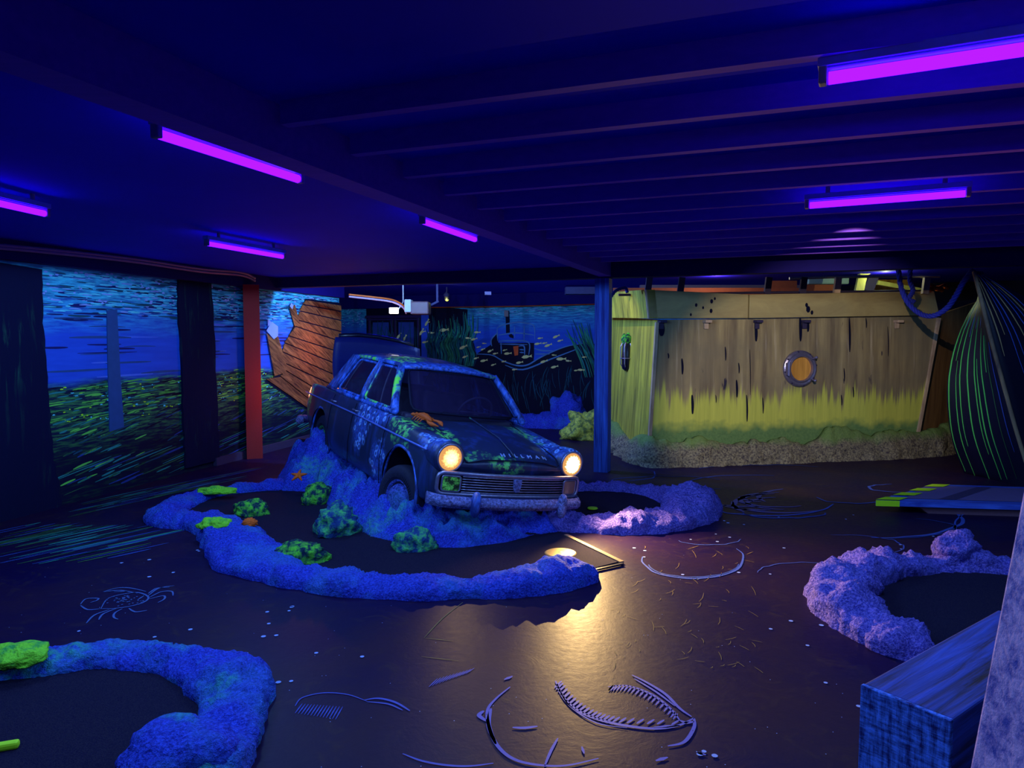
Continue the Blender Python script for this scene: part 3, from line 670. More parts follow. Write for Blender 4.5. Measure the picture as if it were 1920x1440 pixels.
#@@ROCKS
# ------------------------------------------------------------------ rock kerbs, mound, boulders
def rock_sweep(name, path, m, label, cat='rock edging', seed=0, amp=.035, group=None, seg=18, sub=6):
    P = np.array(cr(path, sub)); bm = BM()
    pts = [G(p[0], p[1]) for p in P]; loc = pts[len(pts) // 2].copy()
    # resample evenly in the world
    cum = [0]
    for a, b in zip(pts, pts[1:]): cum.append(cum[-1] + (b - a).length)
    n = int(cum[-1] / .016); q = np.linspace(0, cum[-1], n)
    X = np.interp(q, cum, [p.x for p in pts]); Y = np.interp(q, cum, [p.y for p in pts]); W_ = np.interp(q, cum, P[:, 2]); H_ = np.interp(q, cum, P[:, 3])
    k_ = np.ones(9) / 9
    X = np.convolve(np.pad(X, 4, 'edge'), k_, 'valid'); Y = np.convolve(np.pad(Y, 4, 'edge'), k_, 'valid')
    rows = []
    for i in range(n):
        a, b = max(i - 3, 0), min(i + 3, n - 1); t = Vector((X[b] - X[a], Y[b] - Y[a], 0)).normalized(); s = Vector((-t.y, t.x, 0))
        e = min(1, (q[i] / .12) ** .5, ((cum[-1] - q[i]) / .12) ** .5) * .97 + .03
        row = []
        for j in range(seg + 1):
            th = PI * j / seg; c_ = math.cos(th); hh = math.sin(th) ** .75
            base = Vector((X[i], Y[i], 0)) + s * (c_ * W_[i] / 2 * e)
            z = hh * H_[i] * e
            nz = fbm((base.x * 7 + seed, base.y * 7, z * 9), 4) * amp + fbm((base.x * 24 + seed, base.y * 24, z * 24), 3) * amp * .35 + fbm((base.x * 2.2, base.y * 2.2 + seed, 0), 2) * amp * .8 + fbm((base.x * 55 + seed, base.y * 55, z * 55), 2) * amp * .22
            d = s * c_ + Vector((0, 0, hh)); p = base + Vector((0, 0, z)) + d * nz * (0.5 + .5 * hh) * e
            if j in (0, seg): p.z = -.012
            row.append(p)
        rows.append(row)
    V = grid(bm, rows); bm.faces.new(V[0]); bm.faces.new(V[-1][::-1])
    return tag(obj(name, bm, m, world=True, loc=(loc.x, loc.y, 0), smooth=True), label, cat, group)
rock_sweep('rock_kerb', [(545, 916, .28, .14), (500, 918, .24, .10), (443, 922, .24, .09), (385, 933, .26, .09), (340, 950, .30, .09), (312, 966, .34, .09), (322, 980, .34, .09), (350, 984, .30, .10), (386, 988, .34, .13), (420, 1003, .42, .13), (448, 1030, .50, .15), (478, 1058, .50, .13), (521, 1076, .36, .11), (581, 1092, .30, .11),
    (695, 1108, .27, .10), (780, 1112, .26, .10), (860, 1111, .26, .10), (940, 1107, .30, .12), (1000, 1101, .32, .12), (1050, 1092, .34, .14), (1090, 1082, .30, .11), (1118, 1075, .20, .05)], M['rock'], 'long rough blue rock kerb curling round the left and front of the car', seed=3)
rock_sweep('rock_kerb', [(1040, 921, .2, .06), (1090, 919, .22, .07), (1156, 920, .22, .08), (1215, 927, .26, .09), (1255, 938, .34, .14), (1288, 950, .50, .22), (1297, 964, .52, .22), (1270, 979, .44, .16), (1234, 988, .38, .14), (1190, 992, .38, .16), (1140, 992, .34, .12), (1100, 990, .32, .10), (1060, 988, .34, .12), (1015, 984, .36, .12)], M['rock_warmlit'],
    'lilac rock kerb looping out to the right of the car bumper', seed=11, amp=.05)
rock_sweep('rock_kerb', [(-90, 1268, .26, .09), (0, 1262, .26, .09), (80, 1254, .24, .08), (161, 1244, .22, .08), (242, 1240, .22, .08), (322, 1247, .24, .09), (375, 1262, .27, .10), (425, 1287, .34, .13), (448, 1312, .34, .14), (440, 1345, .29, .11), (425, 1380, .28, .11), (405, 1420, .30, .12), (380, 1460, .34, .14), (350, 1510, .34, .14)], M['rock_green'],
    'blue-green rock kerb curving through the bottom left corner', seed=23, sub=7)
rock_sweep('rock_kerb', [(1935, 1078, .26, .10), (1890, 1073, .26, .10), (1840, 1068, .28, .14), (1790, 1064, .30, .17), (1755, 1068, .26, .11), (1700, 1070, .26, .11), (1645, 1076, .30, .15), (1600, 1090, .36, .18), (1578, 1112, .38, .17), (1580, 1142, .40, .18), (1612, 1172, .38, .17), (1660, 1198, .35, .15), (1712, 1223, .34, .13), (1762, 1236, .30, .11)], M['rock_warmlit'],
    'pale lilac rough rock kerb beside the timber block at right', seed=31, amp=.06)
def boulder(px, py, sx, sy, sz, m, label, z=0, seed=0, rz=0, name='boulder', cat='rock', amp=.3, w3=None, sub=4, group=None):
    bm = BM(); bmesh.ops.create_icosphere(bm, subdivisions=sub, radius=1)
    for v in bm.verts:
        d = v.co.normalized(); r = 1 + fbm(tuple(d * 1.5 + Vector((seed, 0, 0))), 4) * amp + fbm(tuple(d * 5 + Vector((seed, 9, 0))), 3) * amp * .3
        v.co = Vector((d.x * r * sx, d.y * r * sy, max(d.z * r, -.5) * sz))
    p = w3 if w3 is not None else G(px, py, z)
    lo = min(v.co.z for v in bm.verts)
    for v in bm.verts: v.co.z -= lo
    o = obj(name, bm, m, smooth=True); o.location = (p.x, p.y, z - .005); o.rotation_euler = (0, 0, rz)
    return tag(o, label, cat, group)
boulder(405, 924, .19, .08, .045, M['moss_bright'], 'flat bright green mossy lump on the far left of the blue kerb', z=.075, seed=1)
boulder(404, 988, .13, .10, .055, M['moss_bright'], 'green mossy lump on the blue kerb, left of the oval free-standing stone', z=.11, seed=2)
boulder(470, 966, .16, .12, .10, M['moss'], 'oval green mossy stone standing alone on the dark carpet inside the kerb', seed=3, rz=.2)
boulder(598, 944, .16, .12, .13, M['moss'], 'ragged green stone against the mound below the rear wheel', seed=4, rz=.6)
boulder(630, 1003, .16, .14, .17, M['moss_teal'], 'large angular green boulder at the foot of the mound', seed=15, rz=.4, amp=.45)
boulder(563, 1053, .20, .12, .10, M['moss'], 'green mossy stone tucked behind the blue kerb at lower left of the car', seed=6)
boulder(779, 1032, .15, .10, .115, M['moss_teal'], 'teal-green stone in front of the mound under the front wheel', seed=7, rz=.3)
boulder(32, 1236, .14, .10, .05, M['moss_bright'], 'bright green moss lump on the kerb at the far left edge', z=.085, seed=8)
boulder(338, 1450, .22, .18, .13, M['rock_green'], 'rounded blue-green boulder against the kerb at the bottom left', seed=9, amp=.2)
boulder(0, 0, .15, .11, .12, M['rock_warmlit'], 'small lilac lump on the right-hand rock kerb', z=.085, seed=29, w3=G(1790, 1064))
# coral
def coral(p, s, label, seed):
    bm = BM(); bmesh.ops.create_icosphere(bm, subdivisions=4, radius=1)
    for v in bm.verts:
        d = v.co.normalized(); r = 1 + fbm(tuple(d * 6 + Vector((seed, 0, 0))), 3) * .35; v.co = Vector((d.x * r * s, d.y * r * s * .8, max(d.z, -.3) * r * s * .75))
    o = obj('coral', bm, M['orange'], smooth=True); o.location = p; return tag(o, label, 'coral')
p = G(469, 1018); coral((p.x, p.y, .155), .055, 'round orange coral lump on the blue kerb at left', 1)
# distant rocks behind the pillar side
rock_sweep('rock_kerb', [(960, 800, .5, .25), (1000, 800, .5, .24), (1040, 801, .55, .26), (1090, 803, .5, .22), (1112, 806, .4, .15)], M['rock'], 'low blue rock bank far behind the car bonnet', seed=41)
boulder(1062, 800, .32, .25, .42, M['rock'], 'pointed blue rock on the far bank behind the car bonnet', seed=42)
boulder(1098, 824, .34, .2, .30, M['moss_far'], 'yellow-green mossy rock left of the blue post', seed=43, amp=.4)
# mound under the car
CARM = Matrix.Translation((-0.98988562, 7.20568376, .01005505)) @ Matrix.Rotation(math.radians(-59.0857), 4, 'Z') @ Matrix.Rotation(math.radians(3.17), 4, 'Y') @ Matrix.Rotation(math.radians(-7.74475), 4, 'X') @ Matrix.Scale(.9541214, 4)
near = [G(*p) for p in [(519, 903), (530, 922), (581, 924), (620, 953), (664, 990), (695, 1008), (745, 1020), (800, 1029), (870, 1030), (950, 1020), (1005, 1006), (1050, 1000)]]
side = [CARM @ Vector(p) for p in [(1.75, .55, 0), (1.2, .8, 0), (0, .85, 0), (-1.2, .85, 0), (-2.15, .75, 0), (-2.3, 0, 0), (-2.25, -.7, 0)]]
poly2 = [Vector((p.x, p.y)) for p in near + side]
def sdist(x, y):
    p = Vector((x, y)); d = 9; ins = False; n = len(poly2)
    for i in range(n):
        a, b = poly2[i], poly2[(i + 1) % n]; ab = b - a; t = max(0, min(1, (p - a).dot(ab) / ab.dot(ab))); d = min(d, (p - a - ab * t).length)
        if (a.y > y) != (b.y > y) and x < (b.x - a.x) * (y - a.y) / (b.y - a.y) + a.x: ins = not ins
    return d if ins else -d
ci = CARM.inverted(); upn = (CARM.to_3x3() @ Vector((0, 0, 1))).normalized()
def under(x, y, lz):    # world height of the car's local plane z = lz above (x, y)
    q = CARM @ Vector((0, 0, lz)); return q.z - ((x - q.x) * upn.x + (y - q.y) * upn.y) / upn.z
def mound_h(x, y):
    d = sdist(x, y)
    if d <= -.02: return None
    l = ci @ Vector((x, y, 0))
    tl = .30 if l.x < .6 else .24
    cap = under(x, y, tl)
    if l.x < -.6: cap += .10 * min(1, (-.6 - l.x))
    if l.y > -.3: cap = min(cap, under(x, y, .16))
    if l.x > 1.45: cap = min(max(cap, under(x, y, .30)), under(x, y, .31)) * (1 - .25 * min(1, max(0, l.x - 1.9) / .5)); cap = cap if l.y < .35 else cap * .6
    cap = max(cap, .05)
    wdt = .34 if l.x > .8 else .42
    t = max(0, min(1, d / wdt)); t = t ** .7
    rdg = fbm((x * 4, y * 4, 3), 4) * .13 + fbm((x * 13, y * 13, 1), 3) * .06 + (.3 - abs(fbm((x * 5, y * 2.5, 8), 3))) * .10
    return max(-.01, cap * t + rdg * min(1, d / .10) * (1 if l.y < -.55 or l.x > 1.7 else .3))
xs = np.arange(min(p.x for p in poly2) - .03, max(p.x for p in poly2) + .03, .022); ys = np.arange(min(p.y for p in poly2) - .03, max(p.y for p in poly2) + .03, .022)
bm = BM(); VV = {}
for i, x in enumerate(xs):
    for j, y in enumerate(ys):
        h = mound_h(x, y)
        if h is not None: VV[i, j] = bm.verts.new((x, y, h))
for (i, j) in list(VV):
    q = [VV.get((i, j)), VV.get((i + 1, j)), VV.get((i + 1, j + 1)), VV.get((i, j + 1))]
    if all(q): bm.faces.new(q)
loose = [v for v in bm.verts if not v.link_faces]; bmesh.ops.delete(bm, geom=loose, context='VERTS')
bedge = [e for e in bm.edges if e.is_boundary]
r = bmesh.ops.extrude_edge_only(bm, edges=bedge)
for v in [e for e in r['geom'] if isinstance(e, bmesh.types.BMVert)]: v.co.z = -.02
tag(obj('rock_mound', bm, M['mound'], world=True, loc=(-.98, 7.2, 0), smooth=True), 'craggy blue and green rock mound carrying the old car', 'rock mound')
p = G(757, 972, .2); boulder(0, 0, .085, .05, .05, M['moss_teal'], 'smooth teal lump on the mound just below the front wheel', z=(mound_h(p.x, p.y) or .2) - .01, seed=51, w3=p, amp=.1)
# starfish on mound
p = G(560, 893, .22); bm = BM()
for k in range(5):
    a = 2 * PI * k / 5 + .3; tube(bm, [(0, 0, .012), (.045 * math.cos(a), .045 * math.sin(a), .012), (.085 * math.cos(a), .085 * math.sin(a), .008)], [.022, .015, .005], 8)
o = obj('starfish', bm, M['orange'], smooth=True); o.location = (p.x, p.y, max(.15, (mound_h(p.x, p.y) or .2) + .02)); o.rotation_euler = (.6, 0, 0); tag(o, 'small orange starfish on the blue mound near the rear wheel', 'starfish')
#@@CARPETS
# putting carpets
def mat_(name, P, m, label, cat, z=.012, pxl=True, world=None):
    pts = [G(*p) for p in P] if pxl else P; bm = BM(); c_ = sum(pts, Vector()) / len(pts)
    lo = [bm.verts.new((p.x, p.y, .0)) for p in pts]; hi = [bm.verts.new((p.x, p.y, z)) for p in pts]; bm.faces.new(hi); bm.faces.new(lo[::-1]); n = len(pts)
    for k in range(n): bm.faces.new((lo[k], lo[(k + 1) % n], hi[(k + 1) % n], hi[k]))
    return tag(obj(name, bm, m, world=True, loc=(c_.x, c_.y, 0)), label, cat)
mat_('putting_carpet', [(318, 965), (380, 934), (520, 920), (600, 926), (690, 960), (1000, 985), (1060, 1003), (1168, 1054), (1104, 1070), (1040, 1092), (860, 1112), (700, 1108), (560, 1090), (470, 1050), (400, 995)], M['carpet'], 'dark putting carpet between the long blue kerb and the car', 'carpet')
mat_('putting_carpet', [(1020, 985), (1040, 922), (1156, 922), (1240, 936), (1290, 955), (1250, 982), (1150, 992)], M['carpet'], 'black putting carpet inside the kerb loop right of the bumper', 'carpet')
mat_('putting_carpet', [(1900, 1074), (1720, 1072), (1620, 1088), (1590, 1130), (1640, 1185), (1760, 1235), (1850, 1230)], M['carpet'], 'dark putting carpet inside the pale kerb at right', 'carpet')
mat_('putting_carpet', [(-120, 1270), (80, 1256), (300, 1248), (400, 1275), (440, 1320), (400, 1420), (330, 1500), (-200, 1500)], M['carpet'], 'black putting carpet inside the bottom left kerb', 'carpet')
t = thing('cup_plate', G(1051, 1037, .012), 'pale brass round plate over the golf cup on the carpet', 'golf cup')
bm = BM(); lathe(bm, [(.118, 0), (.118, .002), (.110, .006), (.02, .008)], Matrix(), 48); obj('disc', bm, M['brass'], t)
bm = BM(); lathe(bm, [(.016, .007), (.016, .010), (.004, .011)], Matrix(), 16); obj('screw', bm, M['alu'], t)
bm = BM(); a, b_ = G(1061, 1003, .014), G(1166, 1054, .014); beam(bm, a, b_, .035, .012)
tag(obj('edge_strip', bm, M['alu'], world=True, loc=(a.x, a.y, 0)), 'metal edge strip along the carpet, right of the brass disc', 'edge strip')
bm = BM(); a, b_ = G(1168, 1057, .012), G(1100, 1072, .012); beam(bm, a, b_, .02, .012)
tag(obj('edge_strip', bm, M['blackgloss'], world=True, loc=(a.x, a.y, 0)), 'short black edge strip at the tip of the carpet', 'edge strip')
p = G(1111, 954, .02); bm = BM(); lathe(bm, [(.045, 0), (.05, .004), (.045, .012), (.02, .014)], Matrix.Translation(p), 20)
tag(obj('golf_cup', bm, M['lime'], world=True, loc=(p.x, p.y, .012)), 'tiny glowing lime disc on black carpet right of the bumper', 'golf cup')
p = G(8, 1402, .02); bm = BM(); box(bm, (0, 0, .015), (.10, .035, .03)); bmesh.ops.transform(bm, matrix=Matrix.Rotation(.35, 4, 'Z'), verts=bm.verts)
o = obj('tee_marker', bm, M['lime'], bevel=.01); o.location = (p.x, p.y, .012); tag(o, 'lime green tee marker on the carpet at bottom left', 'tee marker')
#@@HULL
# ------------------------------------------------------------------ ship hull at the right
FA = Vector((1.79, 8.98, 0)); FBp = Vector((5.85, 9.75, 0)); FH = Frame(FA, FBp); hd, hn = FH.d, FH.n
ship = thing('ship_hull', (FA.x, FA.y, 0), 'weathered olive and brown ship hull with a porthole', 'ship hull', rz=FH.a)
def hx(px, py, off=0): return FH.px(px, py, off)
TL = hx(1232, 600); TR = hx(1757, 592); BL = hx(1214, 868); BR = hx(1716, 860)
zb_ = (TL[1] + TR[1]) / 2
bm = BM(); rows = []
for i in range(25):
    s_ = i / 24; row = []
    for j in range(41):
        t_ = j / 40; x = (BL[0] * (1 - s_) + TL[0] * s_) * (1 - t_) + (BR[0] * (1 - s_) + TR[0] * s_) * t_; z = s_ * (TL[1] * (1 - t_) + TR[1] * t_)
        row.append(Vector((x, -.02 * math.sin(PI * s_), z)))
    rows.append(row)
grid(bm, rows); r = bmesh.ops.extrude_face_region(bm, geom=bm.faces[:])
for v in [e for e in r['geom'] if isinstance(e, bmesh.types.BMVert)]: v.co.y += .08
obj('front_plating', bm, M['hull'], ship, smooth=False)
def hbox(bm, P, th):   # polygon in the hull plane given thickness away from the room
    a = [bm.verts.new((p[0], p[2] if len(p) > 2 else 0, p[1])) for p in P]; b = [bm.verts.new((p[0], (p[2] if len(p) > 2 else 0) + th, p[1])) for p in P]
    bm.faces.new(a); bm.faces.new(b[::-1]); n = len(P)
    for k in range(n): bm.faces.new((a[k], a[(k + 1) % n], b[(k + 1) % n], b[k]))
# left side plating, receding
sd = Vector((-.22, 1.1, 0)); loc_sd = Matrix.Rotation(-FH.a, 3, 'Z') @ sd
bm = BM(); rows = []
for i in range(9):
    s_ = i / 8; row = []
    for j in range(13):
        t_ = j / 12; row.append(Vector((BL[0] * (1 - s_) + TL[0] * s_, .0, s_ * TL[1])) + Vector((loc_sd.x, loc_sd.y, .0)) * t_ * 1.6 + Vector((0, 0, .10 * s_ * t_)))
    rows.append(row)
grid(bm, rows); r = bmesh.ops.extrude_face_region(bm, geom=bm.faces[:])
for v in [e for e in r['geom'] if isinstance(e, bmesh.types.BMVert)]: v.co.x += .06
obj('side_plating', bm, M['hullside'], ship)
# right side return
bm = BM(); hbox(bm, [(BR[0] + .03, 0, .06), (BR[0] + 1.6, 0, .9), (BR[0] + 1.9, 2.2, .9), (TR[0] + .03, TR[1], .06)], .06); o = obj('stern_plating', bm, wood('stern_paint', (.20, .10, .05), (.52, .30, .12), (6, 6, 1)), ship)
# band along the top
bl, br = hx(1205, 540, -.10), hx(1752, 546, -.10); bl2, br2 = hx(1212, 597, -.1), hx(1762, 591, -.1)
bm = BM(); hbox(bm, [(bl[0] + .05, bl[1] - .02, -.10), (hx(1408, 0)[0], hx(1408, 552, -.1)[1], -.10), (hx(1408, 0)[0], bl2[1] + .01, -.10), (bl2[0] + .04, bl2[1], -.10)], .14)
hbox(bm, [(hx(1410, 0)[0], hx(1408, 552, -.1)[1], -.10), (br[0], br[1], -.10), (br2[0], br2[1], -.10), (hx(1410, 0)[0], bl2[1] + .01, -.10)], .14)
obj('rubbing_band', bm, M['band'], ship, bevel=.01)
bm = BM(); A0 = Vector((bl[0] + .04, -.10, bl[1] - .02)); A1 = Vector((bl2[0] + .03, -.10, bl2[1])); q = Vector((loc_sd.x - .05, loc_sd.y, .04)) * 1.55
V = [bm.verts.new(v) for v in (A0, A1, A1 + q, A0 + q)]; bm.faces.new(V); r = bmesh.ops.extrude_face_region(bm, geom=bm.faces[:])
for v in [e for e in r['geom'] if isinstance(e, bmesh.types.BMVert)]: v.co.x += .12
obj('side_band', bm, M['hullside'], ship)
bm = BM(); cyl(bm, (A0.x, -.10, A0.z), (A1.x, -.10, A1.z), .015); obj('band_corner_trim', bm, M['edgewood'], ship)
bm = BM(); beam(bm, (TL[0] - .01, -.02, TL[1] - .03), (BL[0], -.02, .02), .04, .04, up=(0, 1, 0)); obj('corner_batten', bm, M['edgewood'], ship)
bm = BM(); beam(bm, (TR[0] + .01, -.02, TR[1] - .03), (BR[0], -.02, .25), .04, .04, up=(0, 1, 0)); obj('corner_batten', bm, M['edgewood'], ship)
for x_ in (1239, 1323, 1418, 1507, 1680):
    a = hx(x_, 600); bm = BM(); box(bm, (a[0], -.05, a[1] - .02), (.09, .10, .035)); box(bm, (a[0], -.02, a[1] - .07), (.06, .03, .09))
    obj('bracket', bm, M['dkwood'] if x_ not in (1323, 1680) else M['edgewood'], ship, bevel=.006)
# black drip stains under the brackets
bm = BM()
for (x_, y0, y1, wd) in [(1238, 604, 630, .13), (1415, 604, 640, .07), (1498, 596, 640, .07), (1512, 600, 622, .06), (1358, 650, 676, .03), (1251, 662, 672, .03), (1277, 672, 702, .05), (1383, 680, 700, .03), (1379, 712, 745, .05), (1398, 740, 790, .04), (1590, 596, 660, .05), (1621, 596, 615, .03), (1662, 612, 668, .025), (1428, 745, 775, .03),
                           (1580, 690, 715, .03), (1575, 740, 760, .03), (1296, 740, 776, .06), (1597, 725, 745, .03), (1404, 655, 740, .018), (1340, 740, 755, .02)]:
    bm = BM(); a, b_ = hx(x_, y0), hx(x_ + 1, y1); ribbon(bm, [a, ((a[0] + b_[0]) / 2 + .005, (a[1] + b_[1]) / 2), b_], wd * .6, lambda x, z: Vector((x, -.026, z)), 4); obj('drip_stain', bm, M['p_black'], ship)
for (x_, y_, r_) in [(1334, 565, .03), (1305, 572, .025), (1318, 577, .02), (1333, 583, .03), (1515, 580, .045), (1512, 572, .03), (1522, 586, .03), (1295, 590, .02), (1340, 560, .02)]:
    bm = BM(); a = hx(x_, y_, -.1); disc2(bm, a, r_ * .7, r_, lambda x, z: Vector((x, -.105, z)), 7); obj('paint_chip', bm, M['p_black'], ship)
# porthole
pc_ = hx(1497, 691); ph = bpy.data.objects.new('porthole', None)
C.objects.link(ph); ph.parent = ship; ph.location = (pc_[0], -.03, pc_[1])
MP = Matrix.Rotation(PI / 2, 4, 'X')
bm = BM(); lathe(bm, [(.155, -.02), (.24, -.02), (.24, .02), (.215, .035), (.185, .030), (.175, .055), (.158, .055), (.155, .01)], MP, 48); obj('porthole_ring', bm, M['chrome'], ph, smooth=False, bevel=.003)
bm = BM(); lathe(bm, [(.158, -.02), (.158, .012), (.02, .013)], MP, 40); obj('wooden_blank', bm, M['orwood'], ph)
for k in range(8):
    a = 2 * PI * k / 8 + .2; bm = BM(); lathe(bm, [(.012, .02), (.012, .035), (.005, .04)], Matrix.Translation((.225 * math.cos(a), 0, .225 * math.sin(a))) @ MP, 10); obj('bolt', bm, M['dkwood'], ph)
bm = BM(); box(bm, (-.20, -.05, 0), (.045, .04, .16)); cyl(bm, (-.20, -.075, -.09), (-.20, -.075, .09), .014, 12); obj('hinge', bm, M['chrome'], ph)
for a in (.7, -.75):
    bm = BM(); c_ = Vector((.20 * math.cos(a), -.05, .20 * math.sin(a))); cyl(bm, c_, c_ * 1.12 + Vector((0, -.03, 0)), .012, 12); bmesh.ops.create_uvsphere(bm, u_segments=12, v_segments=8, radius=.02, matrix=Matrix.Translation(c_ * 1.14 + Vector((0, -.04, 0)))); obj('wing_nut', bm, M['chrome'], ph)
# bulkhead lamp on the side plating
lp = bpy.data.objects.new('bulkhead_lamp', None)
q = D(1171, 662, 10.0); t_ = thing('bulkhead_lamp', (q.x + .02, q.y - .1, q.z - .25), 'small caged wall lamp with green weed on the ship side', 'lamp')
bm = BM(); lathe(bm, [(.03, 0), (.07, .04), (.075, .20), (.06, .42), (.03, .46)], Matrix(), 16); obj('lamp_body', bm, M['blackgloss'], t_, smooth=True)
bm = BM()
for k in range(6):
    a = PI * k / 3; tube(bm, [(.04 * math.cos(a), .04 * math.sin(a), .02), (.09 * math.cos(a), .09 * math.sin(a), .1), (.09 * math.cos(a), .09 * math.sin(a), .34), (.04 * math.cos(a), .04 * math.sin(a), .44)], .008, 6)
tube(bm, [(.09 * math.cos(2 * PI * k / 16), .09 * math.sin(2 * PI * k / 16), .18) for k in range(16)], .008, 6, closed=True); obj('cage', bm, M['chrome'], t_)
bm = BM(); bmesh.ops.create_icosphere(bm, subdivisions=3, radius=.085, matrix=Matrix.Translation((0, 0, .44)))
for v in bm.verts: v.co += v.co.normalized() * fbm(tuple(v.co * 25), 3) * .04
obj('weed_clump', bm, M['moss'], t_)
# rock skirt at the hull's foot
bm = BM(); rows = []
path = [Vector((loc_sd.x * 1.5 + BL[0], loc_sd.y * 1.5, 0)), Vector((loc_sd.x * .7 + BL[0], loc_sd.y * .7, 0)), Vector((BL[0] - .02, -.02, 0)), Vector((BL[0] + .25, -.14, 0)), Vector((BL[0] + 1.2, -.14, 0)), Vector((BL[0] + 2.3, -.12, 0)), Vector((BR[0] + .1, -.05, 0)), Vector((BR[0] + .9, .35, 0)), Vector((BR[0] + 1.5, .7, 0))]
PP = [Vector(p) for p in cr(path, 40)]
for i, p in enumerate(PP):
    t = (PP[min(i + 1, len(PP) - 1)] - PP[max(i - 1, 0)]).normalized(); s = Vector((t.y, -t.x, 0)); row = []
    hh = .33 + fbm((p.x * 1.3, p.y, 2), 3) * .16 + abs(fbm((p.x * 4, p.y, 5), 3)) * .10
    for j in range(16):
        v = j / 15; out = .16 * (1 - v) ** .6 + .01
        nz = fbm((p.x * 5, p.y * 5, v * 2.5), 4) * .05 + fbm((p.x * 17, p.y * 17, v * 9), 3) * .02
        row.append(p + s * (out + nz * (1 - v * .7)) + Vector((0, 0, v * hh - .01)))
    row.append(p - s * .06 + Vector((0, 0, hh - .02))); row.append(p - s * .06 + Vector((0, 0, -.01)))
    rows.append(row)
grid(bm, rows); obj('rock_skirt', bm, M['skirt'], ship, smooth=True)
# ---------- above the hull: rails, timber frames, boards
def dep(px, py, Y): return D(px, py, Y)
rl = thing('deck_rail', (2.6, 9.6, 2.15), 'dark pipe railing on small stanchions along the top of the hull', 'railing')
bm = BM(); tube(bm, [dep(1160, 553, 9.3), dep(1238, 552, 9.4), dep(1400, 549, 9.5), dep(1760, 545, 9.7)], .016, 8); obj('lower_rail', bm, M['dkwood'], rl, world=True)
bm = BM(); tube(bm, [dep(1480, 522, 9.6), dep(1570, 519, 9.6), dep(1660, 518, 9.6), dep(1762, 518, 9.6)], .02, 8); obj('upper_rail', bm, plain('galvanised', (.5, .55, .6), .4, .5, .4), rl, world=True)
for x_ in (1216, 1277, 1440, 1506, 1570, 1736):
    bm = BM(); a = dep(x_ - 2, 551, 9.5); b_ = dep(x_ + 2, 520, 9.5); beam(bm, a, b_, .08, .05, up=(0, 1, 0)); obj('stanchion', bm, M['edgewood'] if x_ in (1570, 1736) else M['dkwood'], rl, world=True)
def tb(P, Y, w_, m, name, label, cat):
    a, b_ = dep(P[0], P[1], Y), dep(P[2], P[3], Y); bm = BM(); beam(bm, a, b_, w_, .05, up=(0, 1, 0)); c_ = (a + b_) / 2
    return tag(obj(name, bm, m, world=True, loc=(c_.x, c_.y, min(a.z, b_.z))), label, cat)
tb((1610, 548, 1618, 512), 10.2, .12, M['yelwood'], 'timber_upright', 'yellow-lit upright timber above the hull', 'timber')
tb((1612, 516, 1646, 500), 10.15, .09, M['yelwood'], 'timber_brace', 'yellow-lit diagonal brace joining the upright above the hull', 'timber')
tb((1627, 546, 1640, 512), 10.4, .14, M['dkwood'], 'timber_upright', 'dark upright timber right of the yellow-lit one', 'timber')
tb((1645, 530, 1730, 545), 10.5, .06, M['yelwood'], 'timber_brace', 'thin yellow diagonal timber above the hull at right', 'timber')
tb((1660, 502, 1738, 520), 10.4, .05, M['yelwood'], 'timber_brace', 'short pale slanting timber near the rope', 'timber')
for (a, b_, c_, d_, Y, m, lb) in [(1150, 540, 1500, 556, 11.2, 'redwood', 'long orange-red board behind the hull rail'), (1440, 512, 1492, 552, 11.4, 'redwood', 'orange-red panel behind the rail, left of the pale box'), (1506, 533, 1560, 552, 11., 'redwood', 'orange tray behind the rail under the pale box'),
                                  (1640, 524, 1705, 550, 11.2, 'orwood', 'brown crate side behind the hull rail')]:
    p0, p1 = dep(a, b_, Y), dep(c_, d_, Y); bm = BM(); box(bm, (p0 + p1) / 2, (p1.x - p0.x, .08, p0.z - p1.z))
    tag(obj('deck_board', bm, M[m], world=True, loc=((p0.x + p1.x) / 2, Y, p1.z)), lb, 'board')
p0, p1 = dep(1508, 517, 11), dep(1584, 534, 11.0); bm = BM(); box(bm, (p0 + p1) / 2, (p1.x - p0.x, .3, p0.z - p1.z))
tag(obj('light_box', bm, plain('pale_box', (.5, .75, .8), .5), world=True, loc=((p0.x + p1.x) / 2, 11, p1.z), bevel=.02), 'pale green-white box behind the hull rail', 'box')
p0, p1 = dep(1200, 527, 12.3), dep(1500, 541, 12.3); bm = BM(); box(bm, (p0 + p1) / 2, (p1.x - p0.x, .1, p0.z - p1.z)); tag(obj('duct', bm, plain('grey_duct', (.25, .2, .3), .6), world=True, loc=((p0.x + p1.x) / 2, 12.3, p1.z)), 'grey duct running high behind the hull', 'duct')
# lobster-like orange coral on the hull end
bm = BM()
for i in range(9):
    a = dep(1738 + i * 5, 541 + rnd.uniform(-3, 4), 9.55); tube(bm, [a, a + Vector((rnd.uniform(-.05, .05), 0, rnd.uniform(.0, .06))), a + Vector((rnd.uniform(-.12, .12), -.02, rnd.uniform(-.02, .05)))], [.03, .028, .012], 8)
c_ = dep(1758, 543, 9.55); tag(obj('toy_lobster', bm, M['redor'], world=True, loc=c_, smooth=True), 'orange-red toy lobster lying on the right end of the hull top', 'lobster')
